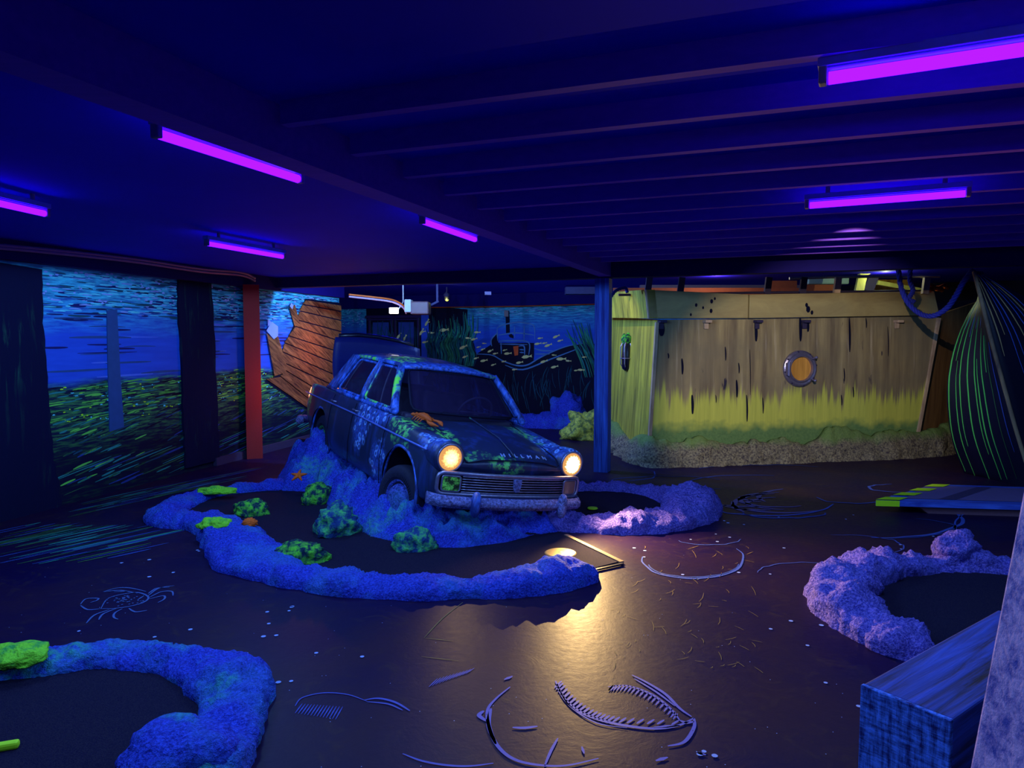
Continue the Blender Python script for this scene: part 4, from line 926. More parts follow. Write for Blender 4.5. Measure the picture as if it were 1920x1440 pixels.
# ropes
def strand_rope(P, r, name, label, Ydep=None):
    C_ = [Vector(p) for p in cr([tuple(p) for p in P], 14)]; bm = BM(); N = len(C_)
    for k in range(3):
        pts = []
        for i, p in enumerate(C_):
            t = (C_[min(i + 1, N - 1)] - C_[max(i - 1, 0)]).normalized(); s = t.cross(Vector((0, 1, .2))).normalized(); u = t.cross(s); a = i * .55 + 2 * PI * k / 3
            pts.append(p + (s * math.cos(a) + u * math.sin(a)) * r * .5)
        tube(bm, pts, r * .62, 6)
    return tag(obj(name, bm, M['rope'], world=True, loc=C_[0], smooth=True), label, 'rope')
strand_rope([D(1684, 500, 8.6), D(1690, 540, 8.5), D(1703, 568, 8.4), D(1725, 588, 8.2), D(1750, 592, 8.0), D(1775, 578, 7.9), D(1792, 555, 7.8), D(1806, 530, 7.75), D(1824, 506, 7.7)], .028, 'rope', 'thick blue rope swagged from the ceiling to the black boat bow')
strand_rope([D(1708, 498, 8.65), D(1706, 525, 8.62), D(1712, 545, 8.6), D(1704, 560, 8.6), D(1714, 566, 8.6)], .026, 'rope', 'short dark knotted rope hanging above the hull')
strand_rope([D(1143, 560, 8.9), D(1155, 545, 8.95), D(1172, 540, 9.0), D(1176, 548, 9.0)], .02, 'cable', 'dark cable curving from the blue post to the hull top')
# ------------------------------------------------------------------ black boat bow at the far right
YB = 7.85; bw = thing('rowing_boat', (5.6, 7.8, 0), 'black clinker boat bow with green painted plank lines', 'boat')
left = [(1820, 512), (1795, 556), (1766, 620), (1755, 690), (1760, 760), (1780, 835), (1815, 905)]
stem = [(1826, 510), (1838, 560), (1858, 640), (1880, 720), (1905, 810), (1935, 905)]
right = [(1832, 512), (1905, 545), (1990, 620), (2050, 700), (2080, 780), (2090, 850), (2090, 905)]
Lc = [D(x, y, YB + .55) for x, y in cr(left, 5)]; Sc = [D(x, y, YB - .35) for x, y in cr(stem, 6)]; Rc = [D(x, y, YB + .1) for x, y in cr(right, 5)]
Lc = [Vector((p.x, YB + .55 - .5 * (1 - i / (len(Lc) - 1)), p.z)) for i, p in enumerate(Lc)]
top = D(1824, 508, YB - .1)
n = min(len(Lc), len(Sc), len(Rc))
def rs(P, n): 
    return [P[int(round(i * (len(P) - 1) / (n - 1)))] for i in range(n)]
Lc, Sc, Rc = rs(Lc, 26), rs(Sc, 26), rs(Rc, 26)
for Q in (Lc, Sc, Rc):
    for i in range(26):
        e = min(1, i / 5); Q[i] = top.lerp(Q[i], .25 + .75 * e) if i < 5 else Q[i]
    Q[0] = top.copy(); z1 = Q[-1].z
    Q[-1].z = -.01
def bowrow(i, m=25):
    row = []
    for j in range(m):
        t = j / (m - 1)
        if t <= .5: p = Lc[i].lerp(Sc[i], t * 2); b_ = math.sin(PI * t * 2)
        else: p = Sc[i].lerp(Rc[i], t * 2 - 1); b_ = math.sin(PI * (t * 2 - 1))
        e = min(1, i / 8); p = p + Vector((0, -.10 * b_ * e, 0)); row.append(p)
    return row
bm = BM(); rows = [bowrow(i) for i in range(26)]; grid(bm, rows); obj('planking', bm, M['bow'], bw, world=True, smooth=True)
def bowline(t0, a, b_, wd, m, name, off=.012, wob=.0):
    bm = BM(); P = []
    for i in range(a, b_ + 1):
        t = t0 + wob * math.sin(i * .9); x = t * 24; j = int(x); f = x - j; r = rows[i]; p = r[j].lerp(r[min(j + 1, 24)], f); P.append(p + Vector((0, -off, 0)))
    k_ = len(P); tube(bm, P, [wd * (.25 + .75 * math.sin(PI * (q + .5) / k_)) for q in range(k_)], 6); obj(name, bm, m, bw, world=True)
for t0, a, b_, wd, mm in [(.008, 3, 23, .012, 'p_gline'), (.045, 3, 12, .009, 'p_gline'), (.06, 12, 24, .008, 'p_gline'), (.09, 5, 21, .010, 'p_gline'), (.15, 7, 24, .012, 'p_gline'), (.21, 6, 22, .010, 'p_gline'), (.235, 12, 24, .011, 'p_gline'), (.28, 8, 24, .010, 'p_gline'), (.33, 9, 13, .010, 'p_gline'),
                          (.05, 2, 8, .008, 'p_steel'), (.13, 2, 9, .008, 'p_steel'), (.19, 1, 8, .008, 'p_steel'), (.26, 2, 8, .008, 'p_steel'), (.36, 5, 24, .007, 'p_gdim'), (.42, 10, 22, .008, 'p_dim'), (.40, 2, 7, .007, 'p_dim'),
                          (.54, 3, 12, .012, 'p_tan'), (.57, 2, 9, .010, 'p_tan'), (.60, 4, 14, .008, 'p_dim'), (.63, 2, 12, .010, 'p_dim'), (.67, 3, 10, .010, 'p_tan'), (.71, 2, 12, .008, 'p_dim'), (.75, 4, 15, .008, 'p_dim'), (.79, 3, 9, .010, 'p_tan'), (.84, 2, 10, .008, 'p_dim')]:
    bowline(t0, a, b_, wd * .6, M[mm], 'painted_plank_line', wob=.002)
bm = BM(); tube(bm, [p + Vector((0, -.01, 0)) for p in Sc[1:]], .020, 8); obj('stem', bm, wood('stem_wood', (.05, .03, .05), (.62, .40, .2), (3, 3, 1)), bw, world=True, smooth=True)
#@@RAMP
# ------------------------------------------------------------------ ramp
zr = .12
rp = thing('tee_ramp', (3.9, 6.6, 0), 'low blue-edged ramp board with lime hazard stripes beside the boat bow', 'ramp')
A, B_, C4, D4 = G(1642, 938, zr), G(1752, 908, zr), G(2080, 918, zr), G(2080, 951, zr)
bm = BM(); lo = [bm.verts.new((p.x, p.y, zr - .05)) for p in (A, B_, C4, D4)]; hi = [bm.verts.new((p.x, p.y, zr)) for p in (A, B_, C4, D4)]
bm.faces.new(hi); bm.faces.new(lo[::-1])
for k_ in range(4): bm.faces.new((lo[k_], lo[(k_ + 1) % 4], hi[(k_ + 1) % 4], hi[k_]))
obj('board', bm, M['ramp_blue'], rp, world=True)
def L4(u, v): 
    a = A.lerp(D4, u); b = B_.lerp(C4, u); return a.lerp(b, v)
def quad(bm, uv, z=.004):
    f = bm.faces.new([bm.verts.new(L4(*p) + Vector((0, 0, z))) for p in uv])
bm = BM(); quad(bm, [(.10, .12), (1, .12), (1, .88), (.0, .88), (.0, .80)]); obj('felt_top', bm, M['ramp_top'], rp, world=True)
bm = BM(); quad(bm, [(.25, .13), (.33, .13), (.36, .87), (.28, .87)], .007); obj('dark_join', bm, plain('join', (.06, .04, .16), .8), rp, world=True)
for k_ in range(4):
    v0 = k_ * .27; v1 = v0 + .15; bm = BM(); L1 = .105
    quad(bm, [(-.0, v0), (L1, v0), (L1, min(1, v1)), (-.0, min(v1, 1))], .009); obj('lime_stripe', bm, M['lime'], rp, world=True)
bm = BM(); a = A + Vector((0, -.004, -.025)); b_ = A.lerp(D4, .105) + Vector((0, -.004, -.025)); beam(bm, a, b_, .01, .052); obj('lime_edge', bm, M['lime'], rp, world=True)
bm = BM(); quad(bm, [(.70, .30), (.76, .30), (.76, .62), (.735, .6)], .007); obj('pink_arrow', bm, M['pink'], rp, world=True)
a = A.lerp(D4, .20) + Vector((0, .04, -.05)); b_ = D4 + Vector((0, .04, -.05)); bm = BM()
V = [bm.verts.new(v) for v in (a, b_, Vector((b_.x, b_.y, -.005)), Vector((a.x + .1, a.y, -.005)))]; bm.faces.new(V); r = bmesh.ops.extrude_face_region(bm, geom=bm.faces[:])
for v in [e for e in r['geom'] if isinstance(e, bmesh.types.BMVert)]: v.co.y += .4
obj('carpet_side', bm, M['ramp_brown'], rp, world=True)
# ------------------------------------------------------------------ timber block and leaning column in the near right corner
e1 = Vector((.81, .587, 0)); e2 = Vector((.68, -.733, 0)).normalized(); c0 = Vector((1.26, 2.49, 0)); e2 = Vector((e1.y, -e1.x, 0))
tbk = thing('timber_block', (1.26, 2.49, 0), 'big square timber block brushed blue in the bottom right corner', 'timber block', rz=math.atan2(e1.y, e1.x))
bm = BM(); box(bm, (.62, -.15, .175), (1.2, .30, .35)); obj('block_body', bm, M['block'], tbk, bevel=.008)
bm = BM(); box(bm, (.012, -.15, .1749), (.022, .302, .352)); obj('end_grain', bm, M['blockend'], tbk, bevel=.004)
P1, P2 = D(1920, 895, 1.3), D(1815, 1440, 1.3); ax = (P1 - P2).normalized(); base = P2 - ax * (P2.z / ax.z); tp = P2 + ax * ((2.40 - P2.z) / ax.z)
bm = BM(); s_ = Vector((1, 0, 0))
for dz in (0,): 
    Q = [base, base + Vector((.26, 0, 0)), base + Vector((.26, -.16, 0)), base + Vector((0, -.16, 0))]; T = [tp + (q - base) for q in Q]
    a = [bm.verts.new(q) for q in Q]; b_ = [bm.verts.new(q) for q in T]; bm.faces.new(a[::-1]); bm.faces.new(b_)
    for k_ in range(4): bm.faces.new((a[k_], a[(k_ + 1) % 4], b_[(k_ + 1) % 4], b_[k_]))
tag(obj('leaning_post', bm, M['column'], world=True, loc=(base.x, base.y, 0), bevel=.01), 'pale lilac speckled leaning post nearest the viewer at the right edge', 'post')
#@@LIGHTS
# ------------------------------------------------------------------ black-light fittings
def fitting(a, b_, label, hot=True, n=3, power=None, aim=None):
    a = Vector(a); b_ = Vector(b_); c_ = (a + b_) / 2; d = (b_ - a); L = d.length; d.normalize(); rz = math.atan2(d.y, d.x)
    t = thing('blacklight_fitting', (c_.x, c_.y, a.z), label, 'tube light', rz=rz, group='violet tube lights on the ceiling')
    bm = BM(); cyl(bm, (-L / 2 + .03, 0, 0), (L / 2 - .03, 0, 0), .019, 12); obj('tube', bm, M['tube'], t)
    bm = BM(); box(bm, (0, 0, .046), (L, .05, .03)); box(bm, (0, 0, .028), (L - .02, .03, .006)); obj('housing', bm, plain('fitting_housing', (.30, .30, .9), .4) if 'fitting_housing' not in bpy.data.materials else bpy.data.materials['fitting_housing'], t, bevel=.004)
    for s in (-1, 1):
        bm = BM(); box(bm, (s * (L / 2 - .015), 0, .012), (.024, .04, .06)); obj('tube_holder', bm, M['white_plastic'], t, bevel=.005)
        bm = BM(); zt = 2.46 if label.find('left') >= 0 else 2.43
        cyl(bm, (s * L * .35, 0, .055), (s * L * .35, 0, .10), .012, 8); obj('screw_mount', bm, M['white_plastic'], t)
    for k_ in range(n):
        u = (k_ + .5) / n - .5
        q = c_ + d * (u * L * .9) + Vector((0, 0, -.05)); P_ = power or UVP
        lamp('black_light', 'SPOT', tuple(q), P_, UVC, target=tuple(q + (aim or Vector((0, .001, -1)))), radius=0.0, spot_size=math.radians(179), spot_blend=.04)
ZT = 2.355
fitting(G(287, 248, ZT), G(566, 338, ZT), 'large violet tube light at upper left of the ceiling, nearest on the left')
fitting(G(-130, 352, ZT), G(90, 402, ZT), 'violet tube light cut off by the left edge')
fitting(G(385, 456, ZT), G(533, 482, ZT), 'violet tube light above the red-lit post, farther left')
fitting(G(790, 414, ZT), G(893, 450, ZT), 'short-looking violet tube light beside the main girder')
fitting(G(1533, 150, ZT + .02), G(2300, 36, ZT + .02), 'long violet tube light at the top right corner', power=12)
fitting(G(1508, 386, ZT + .02), G(1822, 362, ZT + .02), 'violet tube light in front of the ship hull')
fitting((5.0, 4.3, ZT + .02), (5.9, 3.96, ZT + .02), 'added violet tube light beyond the right edge, over the ramp', power=20)  # unseen fitting, added to brighten the lime stripes of the ramp
# unseen fittings added for more light: overhead, behind and past the cross beam
fitting((-2.6, 1.0, ZT), (-2.3, 1.9, ZT), 'added violet tube light overhead left, behind the viewer'); fitting((0.2, -.6, ZT + .02), (1.2, -.95, ZT + .02), 'added violet tube light overhead right, behind the viewer')
p0, p1 = gp(.22, -3.3), gp(.22, -2.2); fitting((p0.x, p0.y, 2.45), (p1.x, p1.y, 2.45), 'assumed violet tube light hidden behind the cross beam, towards the boat mural', power=80, aim=Vector((.25, .9, -.45)))  # unseen fitting, assumed, to brighten the far mural
p0, p1 = gp(.22, -1.8), gp(.22, -.7); fitting((p0.x, p0.y, 2.45), (p1.x, p1.y, 2.45), 'assumed violet tube light hidden behind the cross beam, beside the blue post', power=16, aim=Vector((0, .9, -.45)))  # second unseen fitting assumed behind the beam, weaker
# assumed warm flood that lights the ship, with no fitting built
lamp('assumed_hull_flood', 'SPOT', (2.4, 4.82, 2.40), 330, (1, .82, .56), target=(3.9, 9.3, .45), radius=0, spot_size=math.radians(54), spot_blend=.5)
pq = gp(.3, -.5); lamp('assumed_hull_side_light', 'SPOT', (pq.x, pq.y, 2.44), 26, (1, .85, .5), target=(1.75, 9.9, 1.1), radius=0, spot_size=math.radians(75), spot_blend=.6)  # assumed warm spot for the hull's side, no fitting built
#@@CAR
# ------------------------------------------------------------------ the car (local: x forward, y to its left, z up)
car = bpy.data.objects.new('saloon_car', None); C.objects.link(car)
l_, r_, s_ = CARM.decompose(); car.location = l_; car.rotation_mode = 'XYZ'; car.rotation_euler = r_.to_euler('XYZ'); CS = .9541214
tag(car, 'old dark four-door saloon with lit headlamps, wrecked and overgrown on the rock mound', 'car')
SC = Matrix.Scale(CS, 4)
def part(name, bm, m, par=None, **k):
    bmesh.ops.transform(bm, matrix=SC, verts=bm.verts); return obj(name, bm, m, par or car, **k)
ST = {
 -2.12: [(0, .46), (.52, .46), (.62, .48), (.66, .6), (.655, .78), (.64, .88), (.60, .885), (.54, .83), (.3, .82), (0, .82)],
 -2.0: [(0, .36), (.58, .36), (.70, .40), (.745, .58), (.74, .78), (.71, .92), (.665, .925), (.58, .87), (.3, .88), (0, .885)],
 -1.6: [(0, .26), (.64, .28), (.74, .33), (.78, .53), (.775, .75), (.735, .935), (.69, .94), (.61, .91), (.3, .935), (0, .945)],
 -1.30: [(0, .24), (.66, .24), (.75, .30), (.785, .50), (.778, .74), (.742, .93), (.70, .94), (.64, .94), (.3, .965), (0, .97)],
 -1.22: [(0, .24), (.66, .24), (.75, .30), (.785, .50), (.778, .74), (.745, .93), (.71, .94), (.66, .93), (.62, .55), (0, .5)],
 -.6: [(0, .22), (.66, .22), (.76, .28), (.79, .50), (.782, .74), (.745, .92), (.71, .935), (.67, .92), (.62, .5), (0, .45)],
 0: [(0, .22), (.66, .22), (.76, .28), (.79, .50), (.782, .74), (.742, .91), (.71, .93), (.67, .92), (.62, .5), (0, .45)],
 .76: [(0, .22), (.66, .22), (.76, .28), (.785, .50), (.777, .74), (.735, .90), (.70, .925), (.65, .93), (.60, .55), (0, .5)],
 .86: [(0, .22), (.66, .22), (.76, .28), (.785, .50), (.775, .73), (.732, .895), (.69, .92), (.58, .935), (.3, .975), (0, .985)],
 1.22: [(0, .24), (.65, .24), (.75, .30), (.778, .50), (.768, .73), (.724, .87), (.67, .895), (.55, .865), (.3, .915), (0, .93)],
 1.55: [(0, .27), (.64, .28), (.74, .33), (.765, .50), (.755, .71), (.715, .85), (.64, .875), (.49, .815), (.3, .865), (0, .88)],
 1.78: [(0, .32), (.62, .33), (.71, .36), (.745, .50), (.735, .67), (.70, .82), (.61, .855), (.46, .745), (.3, .79), (0, .80)],
 1.88: [(0, .35), (.61, .35), (.70, .37), (.73, .50), (.715, .64), (.685, .70), (.60, .71), (.46, .70), (.3, .735), (0, .745)],
 1.92: [(0, .37), (.59, .37), (.67, .39), (.70, .50), (.68, .62), (.65, .67), (.58, .68), (.45, .68), (.3, .69), (0, .695)]}
bow = lambda x, y: x - .10 * (abs(y) / .75) ** 2.2 * max(0, min(1, (x - 1.0) / .9))
bm = BM(); rows = []
for x in sorted(ST):
    h = ST[x]; full = [Vector((bow(x, y), -y, z)) for y, z in h] + [Vector((bow(x, y), y, z)) for y, z in h[-2:0:-1]]
    rows.append(full)
V = grid(bm, rows, closed_u=True); bm.faces.new(V[0][::-1]); bm.faces.new(V[-1])
body = part('body', bm, M['car'], smooth=True, subsurf=2)
cut = BM()
for sx in (1.22, -1.22):
    for sy in (-1, 1):
        cyl(cut, (sx, sy * .50, .33), (sx, sy * 1.1, .33), .37, 40)
cutm = bpy.data.meshes.new('c'); bmesh.ops.transform(cut, matrix=SC, verts=cut.verts); bmesh.ops.recalc_face_normals(cut, faces=cut.faces); cut.to_mesh(cutm); cut.free()
co = bpy.data.objects.new('c', cutm); C.objects.link(co); co.parent = car
cutm.materials.append(M['black'])
bo = body.modifiers.new('bo', 'BOOLEAN'); bo.object = co; bo.operation = 'DIFFERENCE'; bo.solver = 'EXACT'
try: bo.material_mode = 'TRANSFER'
except Exception: pass
bpy.context.view_layer.update(); dg = bpy.context.evaluated_depsgraph_get()
nm = bpy.data.meshes.new_from_object(body.evaluated_get(dg)); body.modifiers.clear(); body.data = nm; bpy.data.objects.remove(co)
for p in nm.polygons: p.use_smooth = True
nm.set_sharp_from_angle(angle=math.radians(40))
def both(f):
    for s in (-1, 1): f(s)
# wheel arch lips
for sx in (1.22, -1.22):
    for sy in (-1, 1):
        bm = BM(); P = [(sx + .375 * math.cos(a), sy * (.783 - .03 * abs(math.cos(a)) - .012), .33 + .375 * math.sin(a)) for a in [PI * (-.08 + 1.16 * k_ / 24) for k_ in range(25)]]
        tube(bm, P, .014, 6); part('wheel_arch_lip', bm, M['pillar'], smooth=True)
# greenhouse
def rq(c, n=6, r=.16):   # rounded quad outline between four 3-D corners
    out = []; c = [Vector(v) for v in c]
    for i in range(4):
        p, a, b_ = c[i], c[i - 1], c[(i + 1) % 4]; p0 = p.lerp(a, r); p1 = p.lerp(b_, r * ((p - a).length / max((p - b_).length, .01)) if (p - b_).length > (p - a).length else min(.4, r))
        for k_ in range(n + 1):
            t = k_ / n; out.append(p0 * (1 - t) ** 2 + p * 2 * t * (1 - t) + p1 * t * t)
    return out
def window(name, corners, bul, trimm, par=None, rr=.14, trim_r=.014):
    O = rq(corners, 5, rr); c_ = sum((Vector(v) for v in corners), Vector()) / 4; bm = BM(); rings = []
    N = len(O)
    for k_ in range(7):
        s = 1 - k_ / 7; rings.append([c_.lerp(p, s) + Vector(bul) * (1 - s * s) for p in O])
    for A_, B2 in zip(rings, rings[1:]): pass
    V = grid(bm, rings, closed_u=True); bm.faces.new(V[-1])
    g = part(name, bm, M['glass'], smooth=True)
    bm = BM(); tube(bm, O, trim_r, 6, closed=True); part(name + '_trim', bm, trimm, g, smooth=True)
    return O
def slab(name, q, th, m, bv=.012):
    q = [Vector(v) for v in q]; nrm = (q[1] - q[0]).cross(q[3] - q[0]).normalized() * th; bm = BM()
    a = [bm.verts.new(v) for v in q]; b2 = [bm.verts.new(v - nrm) for v in q]; bm.faces.new(a); bm.faces.new(b2[::-1])
    for k_ in range(4): bm.faces.new((a[k_], a[(k_ + 1) % 4], b2[(k_ + 1) % 4], b2[k_]))
    return part(name, bm, m, smooth=False, bevel=bv)
def bowed(pts, b):  # windscreen corner helper
    return pts
zb, zr_ = .955, 1.365
# windscreen with curvature: grid patch
def patch(name, xb, yb, zb, xt, yt, zt, bw_, ins, trimm):
    bm = BM(); rows = []
    for j in range(9):
        v = ins + (1 - 2 * ins) * j / 8; row = []
        for i in range(17):
            u = -1 + 2 * i / 16; y0 = yb * (1 - v) + yt * v; x0 = xb * (1 - v) + xt * v; z0 = zb * (1 - v) + zt * v
            cor = max(0, abs(u) - .86) / .14; vv = v
            row.append(Vector((x0 + bw_ * (1 - u * u), u * y0 * .93, z0)))
        rows.append(row)
    # round the corners
    for (j, i) in ((0, 0), (0, 16), (8, 0), (8, 16)):
        jj = 1 if j == 0 else 7; ii = 1 if i == 0 else 15; rows[j][i] = (rows[jj][i] + rows[j][ii]) / 2 * .55 + rows[j][i] * .45
    grid(bm, rows); g = part(name, bm, M['glass'], smooth=True)
    O = rows[0] + [r[-1] for r in rows[1:-1]] + rows[-1][::-1] + [r[0] for r in rows[1:-1]][::-1]
    bm = BM(); tube(bm, O, .014, 6, closed=True); part(name + '_seal', bm, trimm, g, smooth=True); return g
patch('windscreen', .86, .60, .975, .40, .50, 1.365, .09, .03, M['black'])
patch('rear_window', -1.42, .58, .96, -1.0, .50, 1.365, -.08, .05, M['black'])
def side(s):
    y_b, y_t = .70 * s, .525 * s
    P = lambda x, v: (x, y_b * (1 - v) + y_t * v + .018 * s * math.sin(PI * v), zb * (1 - v) + zr_ * v)
    window('door_window', [P(.70, .04), P(-.06, .04), P(-.10, .93), P(.36, .93)], (0, .012 * s, 0), M['pillarg'] if s < 0 else M['pillar'])
    window('door_window', [P(-.17, .04), P(-.93, .04), P(-.76, .93), P(-.20, .93)], (0, .012 * s, 0), M['pillar'])
    def bar(name, x0, x1, w_, m, v0=0.0, v1=1.0):
        bm = BM(); pts = [Vector(P(x0 + (x1 - x0) * t, v0 + (v1 - v0) * t)) for t in [k_ / 8 for k_ in range(9)]]
        tube(bm, pts, w_, 8); part(name, bm, m, smooth=True)
    bar('front_pillar', .80, .40, .038, M['pillarg'] if s < 0 else M['pillar']); bar('centre_pillar', -.12, -.15, .034, M['pillar'])
    bar('window_divider', .40, .20, .009, M['dkwood'], .04, .93); bar('window_divider', -.74, -.66, .009, M['dkwood'], .04, .93)
    q = [P(-.97, -.02), P(-1.36, -.02), P(-1.02, 1.0), P(-.79, 1.0)]
    q[1] = (q[1][0], q[1][1] * .93, q[1][2]); q[2] = (q[2][0], q[2][1] * .97, q[2][2])
    if s > 0: q = [q[1], q[0], q[3], q[2]]
    slab('rear_pillar', q, .04 * 1, M['pillar'])
    bm = BM(); tube(bm, [P(.82, -.01), P(.4, -.03), P(-.1, -.035), P(-.6, -.035), P(-1.3, -.02)], .022, 8); part('belt_moulding', bm, M['pillar'], smooth=True)
    bm = BM(); tube(bm, [P(.44, .99), P(.3, 1.02), P(-.15, 1.03), P(-.6, 1.02), P(-.96, .99)], .022, 8); part('drip_rail', bm, M['pillarg'] if s < 0 else M['pillar'], smooth=True)
both(side)
bm = BM(); rows = []
for i in range(21):
    u = i / 20; x = .46 + (-1.06 - .46) * u; row = []
    lift = math.sin(PI * min(1, max(0, u))) ** .5
    for j in range(17):
        v = -1 + 2 * j / 16; yw = .535 - .02 * abs(2 * u - 1) ** 3
        z = 1.37 + .075 * (1 - abs(v) ** 2.6) * (.35 + .65 * lift) + .02 * lift
        xx = x + (.07 * (1 - v * v) * (1 - u) ** 3 if u < .5 else -.06 * (1 - v * v) * u ** 3)
        row.append(Vector((xx, v * yw, z)))
    rows.append(row)
grid(bm, rows)
bm.normal_update(); r = bmesh.ops.extrude_face_region(bm, geom=bm.faces[:])
for v in [e for e in r['geom'] if isinstance(e, bmesh.types.BMVert)]: v.co.z -= .03; v.co.x *= .99; v.co.y *= .98
part('roof_panel', bm, M['roof'], smooth=True)
# headlamps
def head(s):
    y = .61 * s; x = 1.80; c_ = Vector((x, y, .735)); R = Matrix.Translation(c_) @ Matrix.Rotation(PI / 2, 4, 'Y')
    bm = BM(); lathe(bm, [(.10, -.28), (.132, -.12), (.138, 0), (.132, .045), (.112, .06), (.104, .045), (.06, .02)], R, 40); nac = part('headlamp_nacelle', bm, M['car'], smooth=True)
    bm = BM(); prof = [(.105 * math.cos(a), .045 + .035 * math.sin(a)) for a in [PI / 2 * k_ / 8 for k_ in range(8)]] + [(.006, .08)]
    lathe(bm, prof, Matrix.Rotation(PI / 2, 4, 'Y'), 40); o = part('headlamp_lens', bm, M['lensL'] if s < 0 else M['lensR'], nac, smooth=True); o.location = c_ * CS
    bm = BM(); tube(bm, [R @ Vector((.110 * math.cos(2 * PI * k_ / 40), .110 * math.sin(2 * PI * k_ / 40), .055)) for k_ in range(40)], .009, 8, closed=True); part('headlamp_rim', bm, M['chrome'], nac, smooth=True)
both(head)
# front end
fx = lambda y, x0=1.925: bow(x0, y)
def rrect(y0, y1, z0, z1, r, x0, n=6):
    out = []
    for (cy, cz, a0) in ((y1 - r, z1 - r, 0), (y0 + r, z1 - r, PI / 2), (y0 + r, z0 + r, PI), (y1 - r, z0 + r, 3 * PI / 2)):
        for k_ in range(n + 1):
            a = a0 + PI / 2 * k_ / n; out.append((cy + r * math.cos(a), cz + r * math.sin(a)))
    res = []
    for i, p in enumerate(out):
        q = out[(i + 1) % len(out)]; m_ = 1 + int(abs(q[0] - p[0]) / .08)
        for t in range(m_): yy = p[0] + (q[0] - p[0]) * t / m_; zz = p[1] + (q[1] - p[1]) * t / m_; res.append(Vector((fx(yy, x0), yy, zz)))
    return res
gz0, gz1 = .45, .62
gr = bpy.data.objects.new('grille', None); C.objects.link(gr); gr.parent = car
bm = BM(); tube(bm, rrect(-.70, .70, gz0, gz1, .05, 1.945), .017, 8, closed=True); part('grille_surround', bm, M['chrome'], gr, smooth=True)
bm = BM(); rows = [[Vector((fx(y, 1.93), y, z)) for y in np.linspace(-.69, .69, 30)] for z in np.linspace(gz0, gz1, 3)]; grid(bm, rows); part('grille_backing', bm, M['black'], gr)
for k_ in range(7):
    z = gz0 + .022 + k_ * (gz1 - gz0 - .044) / 6
    bm = BM(); tube(bm, [(fx(y, 1.948), y, z) for y in np.linspace(-.50, .50, 22)], .0055, 6); part('grille_bar', bm, M['chrome'], gr, smooth=True)
def sidel(s):
    bm = BM(); O = rrect(min(s * .665, s * .515), max(s * .665, s * .515), gz0 + .025, gz1 - .025, .02, 1.95); tube(bm, O, .009, 6, closed=True); bz = part('indicator_rim', bm, M['chrome'], gr, smooth=True)
    bm = BM(); rows = [[Vector((fx(y, 1.952) + .012 * (1 - ((y - s * .59) / .08) ** 2), y, z)) for y in np.linspace(s * .59 - .072, s * .59 + .072, 9)] for z in np.linspace(gz0 + .03, gz1 - .03, 6)]; grid(bm, rows)
    part('indicator_lens', bm, M['weedlens'] if s < 0 else M['amber'], gr, smooth=True)
both(sidel)
bm = BM(); V = [bm.verts.new((fx(0, 1.968), y, z)) for y, z in ((-.038, .60), (.038, .60), (.032, .525), (.018, .49), (-.018, .49), (-.032, .525))]; bm.faces.new(V); r = bmesh.ops.extrude_face_region(bm, geom=bm.faces[:])
for v in [e for e in r['geom'] if isinstance(e, bmesh.types.BMVert)]: v.co.x -= .03
part('grille_badge', bm, M['bumper'], gr, bevel=.004)
# bumper
bp = bpy.data.objects.new('front_bumper', None); C.objects.link(bp); bp.parent = car
bm = BM(); rows = []
for y in np.linspace(-.75, .78, 44):
    e = max(0, abs(y) - .66) / .14; x0 = 2.03 - .12 * (abs(y) / .75) ** 2 - .22 * e ** 1.6; row = []
    for k_ in range(14):
        a = -PI / 2 + PI * k_ / 13; row.append(Vector((x0 + .042 * math.cos(a) + (.012 if 4 < k_ < 9 else 0), y, .40 + .050 * math.sin(a))))
    row += [Vector((x0 - .015, y, .435)), Vector((x0 - .015, y, .365))]
    rows.append(row)
V = grid(bm, rows, closed_u=True); bm.faces.new(V[0]); bm.faces.new(V[-1][::-1]); part('bumper_blade', bm, M['bumper'], bp, smooth=True)
for yy, mm in ((-.43, 'pillarg'), (.42, 'bumper')):
    bm = BM(); bmesh.ops.create_uvsphere(bm, u_segments=20, v_segments=16, radius=1)
    for v in bm.verts: v.co = Vector((2.055 + v.co.x * .05, yy + (abs(v.co.y) ** .8) * math.copysign(.036, v.co.y), .405 + math.copysign(abs(v.co.z) ** .7, v.co.z) * .105))
    part('overrider', bm, M[mm], bp, smooth=True)
# apron below the grille, bonnet shut line, wipers, trim lines
bm = BM(); O = [(1.02 + (1.885 - 1.02) * t, 0, 0) for t in [0, 1]]
def zat(x, y):     # top surface height by interpolation of the stations
    ks = sorted(ST); 
    import bisect
    i = max(1, min(len(ks) - 1, bisect.bisect(ks, x))); a, b2 = ks[i - 1], ks[i]; t = (x - a) / (b2 - a)
    f = lambda k_: float(np.interp(abs(y), [p[0] for p in ST[k_][:4:-1]], [p[1] for p in ST[k_][:4:-1]]))
    return f(a) * (1 - t) + f(b2) * t
bm = BM(); P = []
for x in np.linspace(.90, 1.86, 16): P.append((x, -.50 + .04 * (x - .9), zat(x, -.50 + .04 * (x - .9)) + .001))
for y in np.linspace(-.44, .44, 16): P.append((bow(1.885, y), y, zat(1.87, y) - .006))
for x in np.linspace(1.86, .90, 16): P.append((x, .50 - .04 * (x - .9), zat(x, .50) + .001))
tube(bm, P, .006, 6); part('bonnet_gap', bm, M['black'])
bm = BM(); tube(bm, [(x, 0, zat(x, 0) + .004) for x in np.linspace(.95, 1.84, 14)], .008, 6); part('bonnet_crease', bm, M['car'], smooth=True)
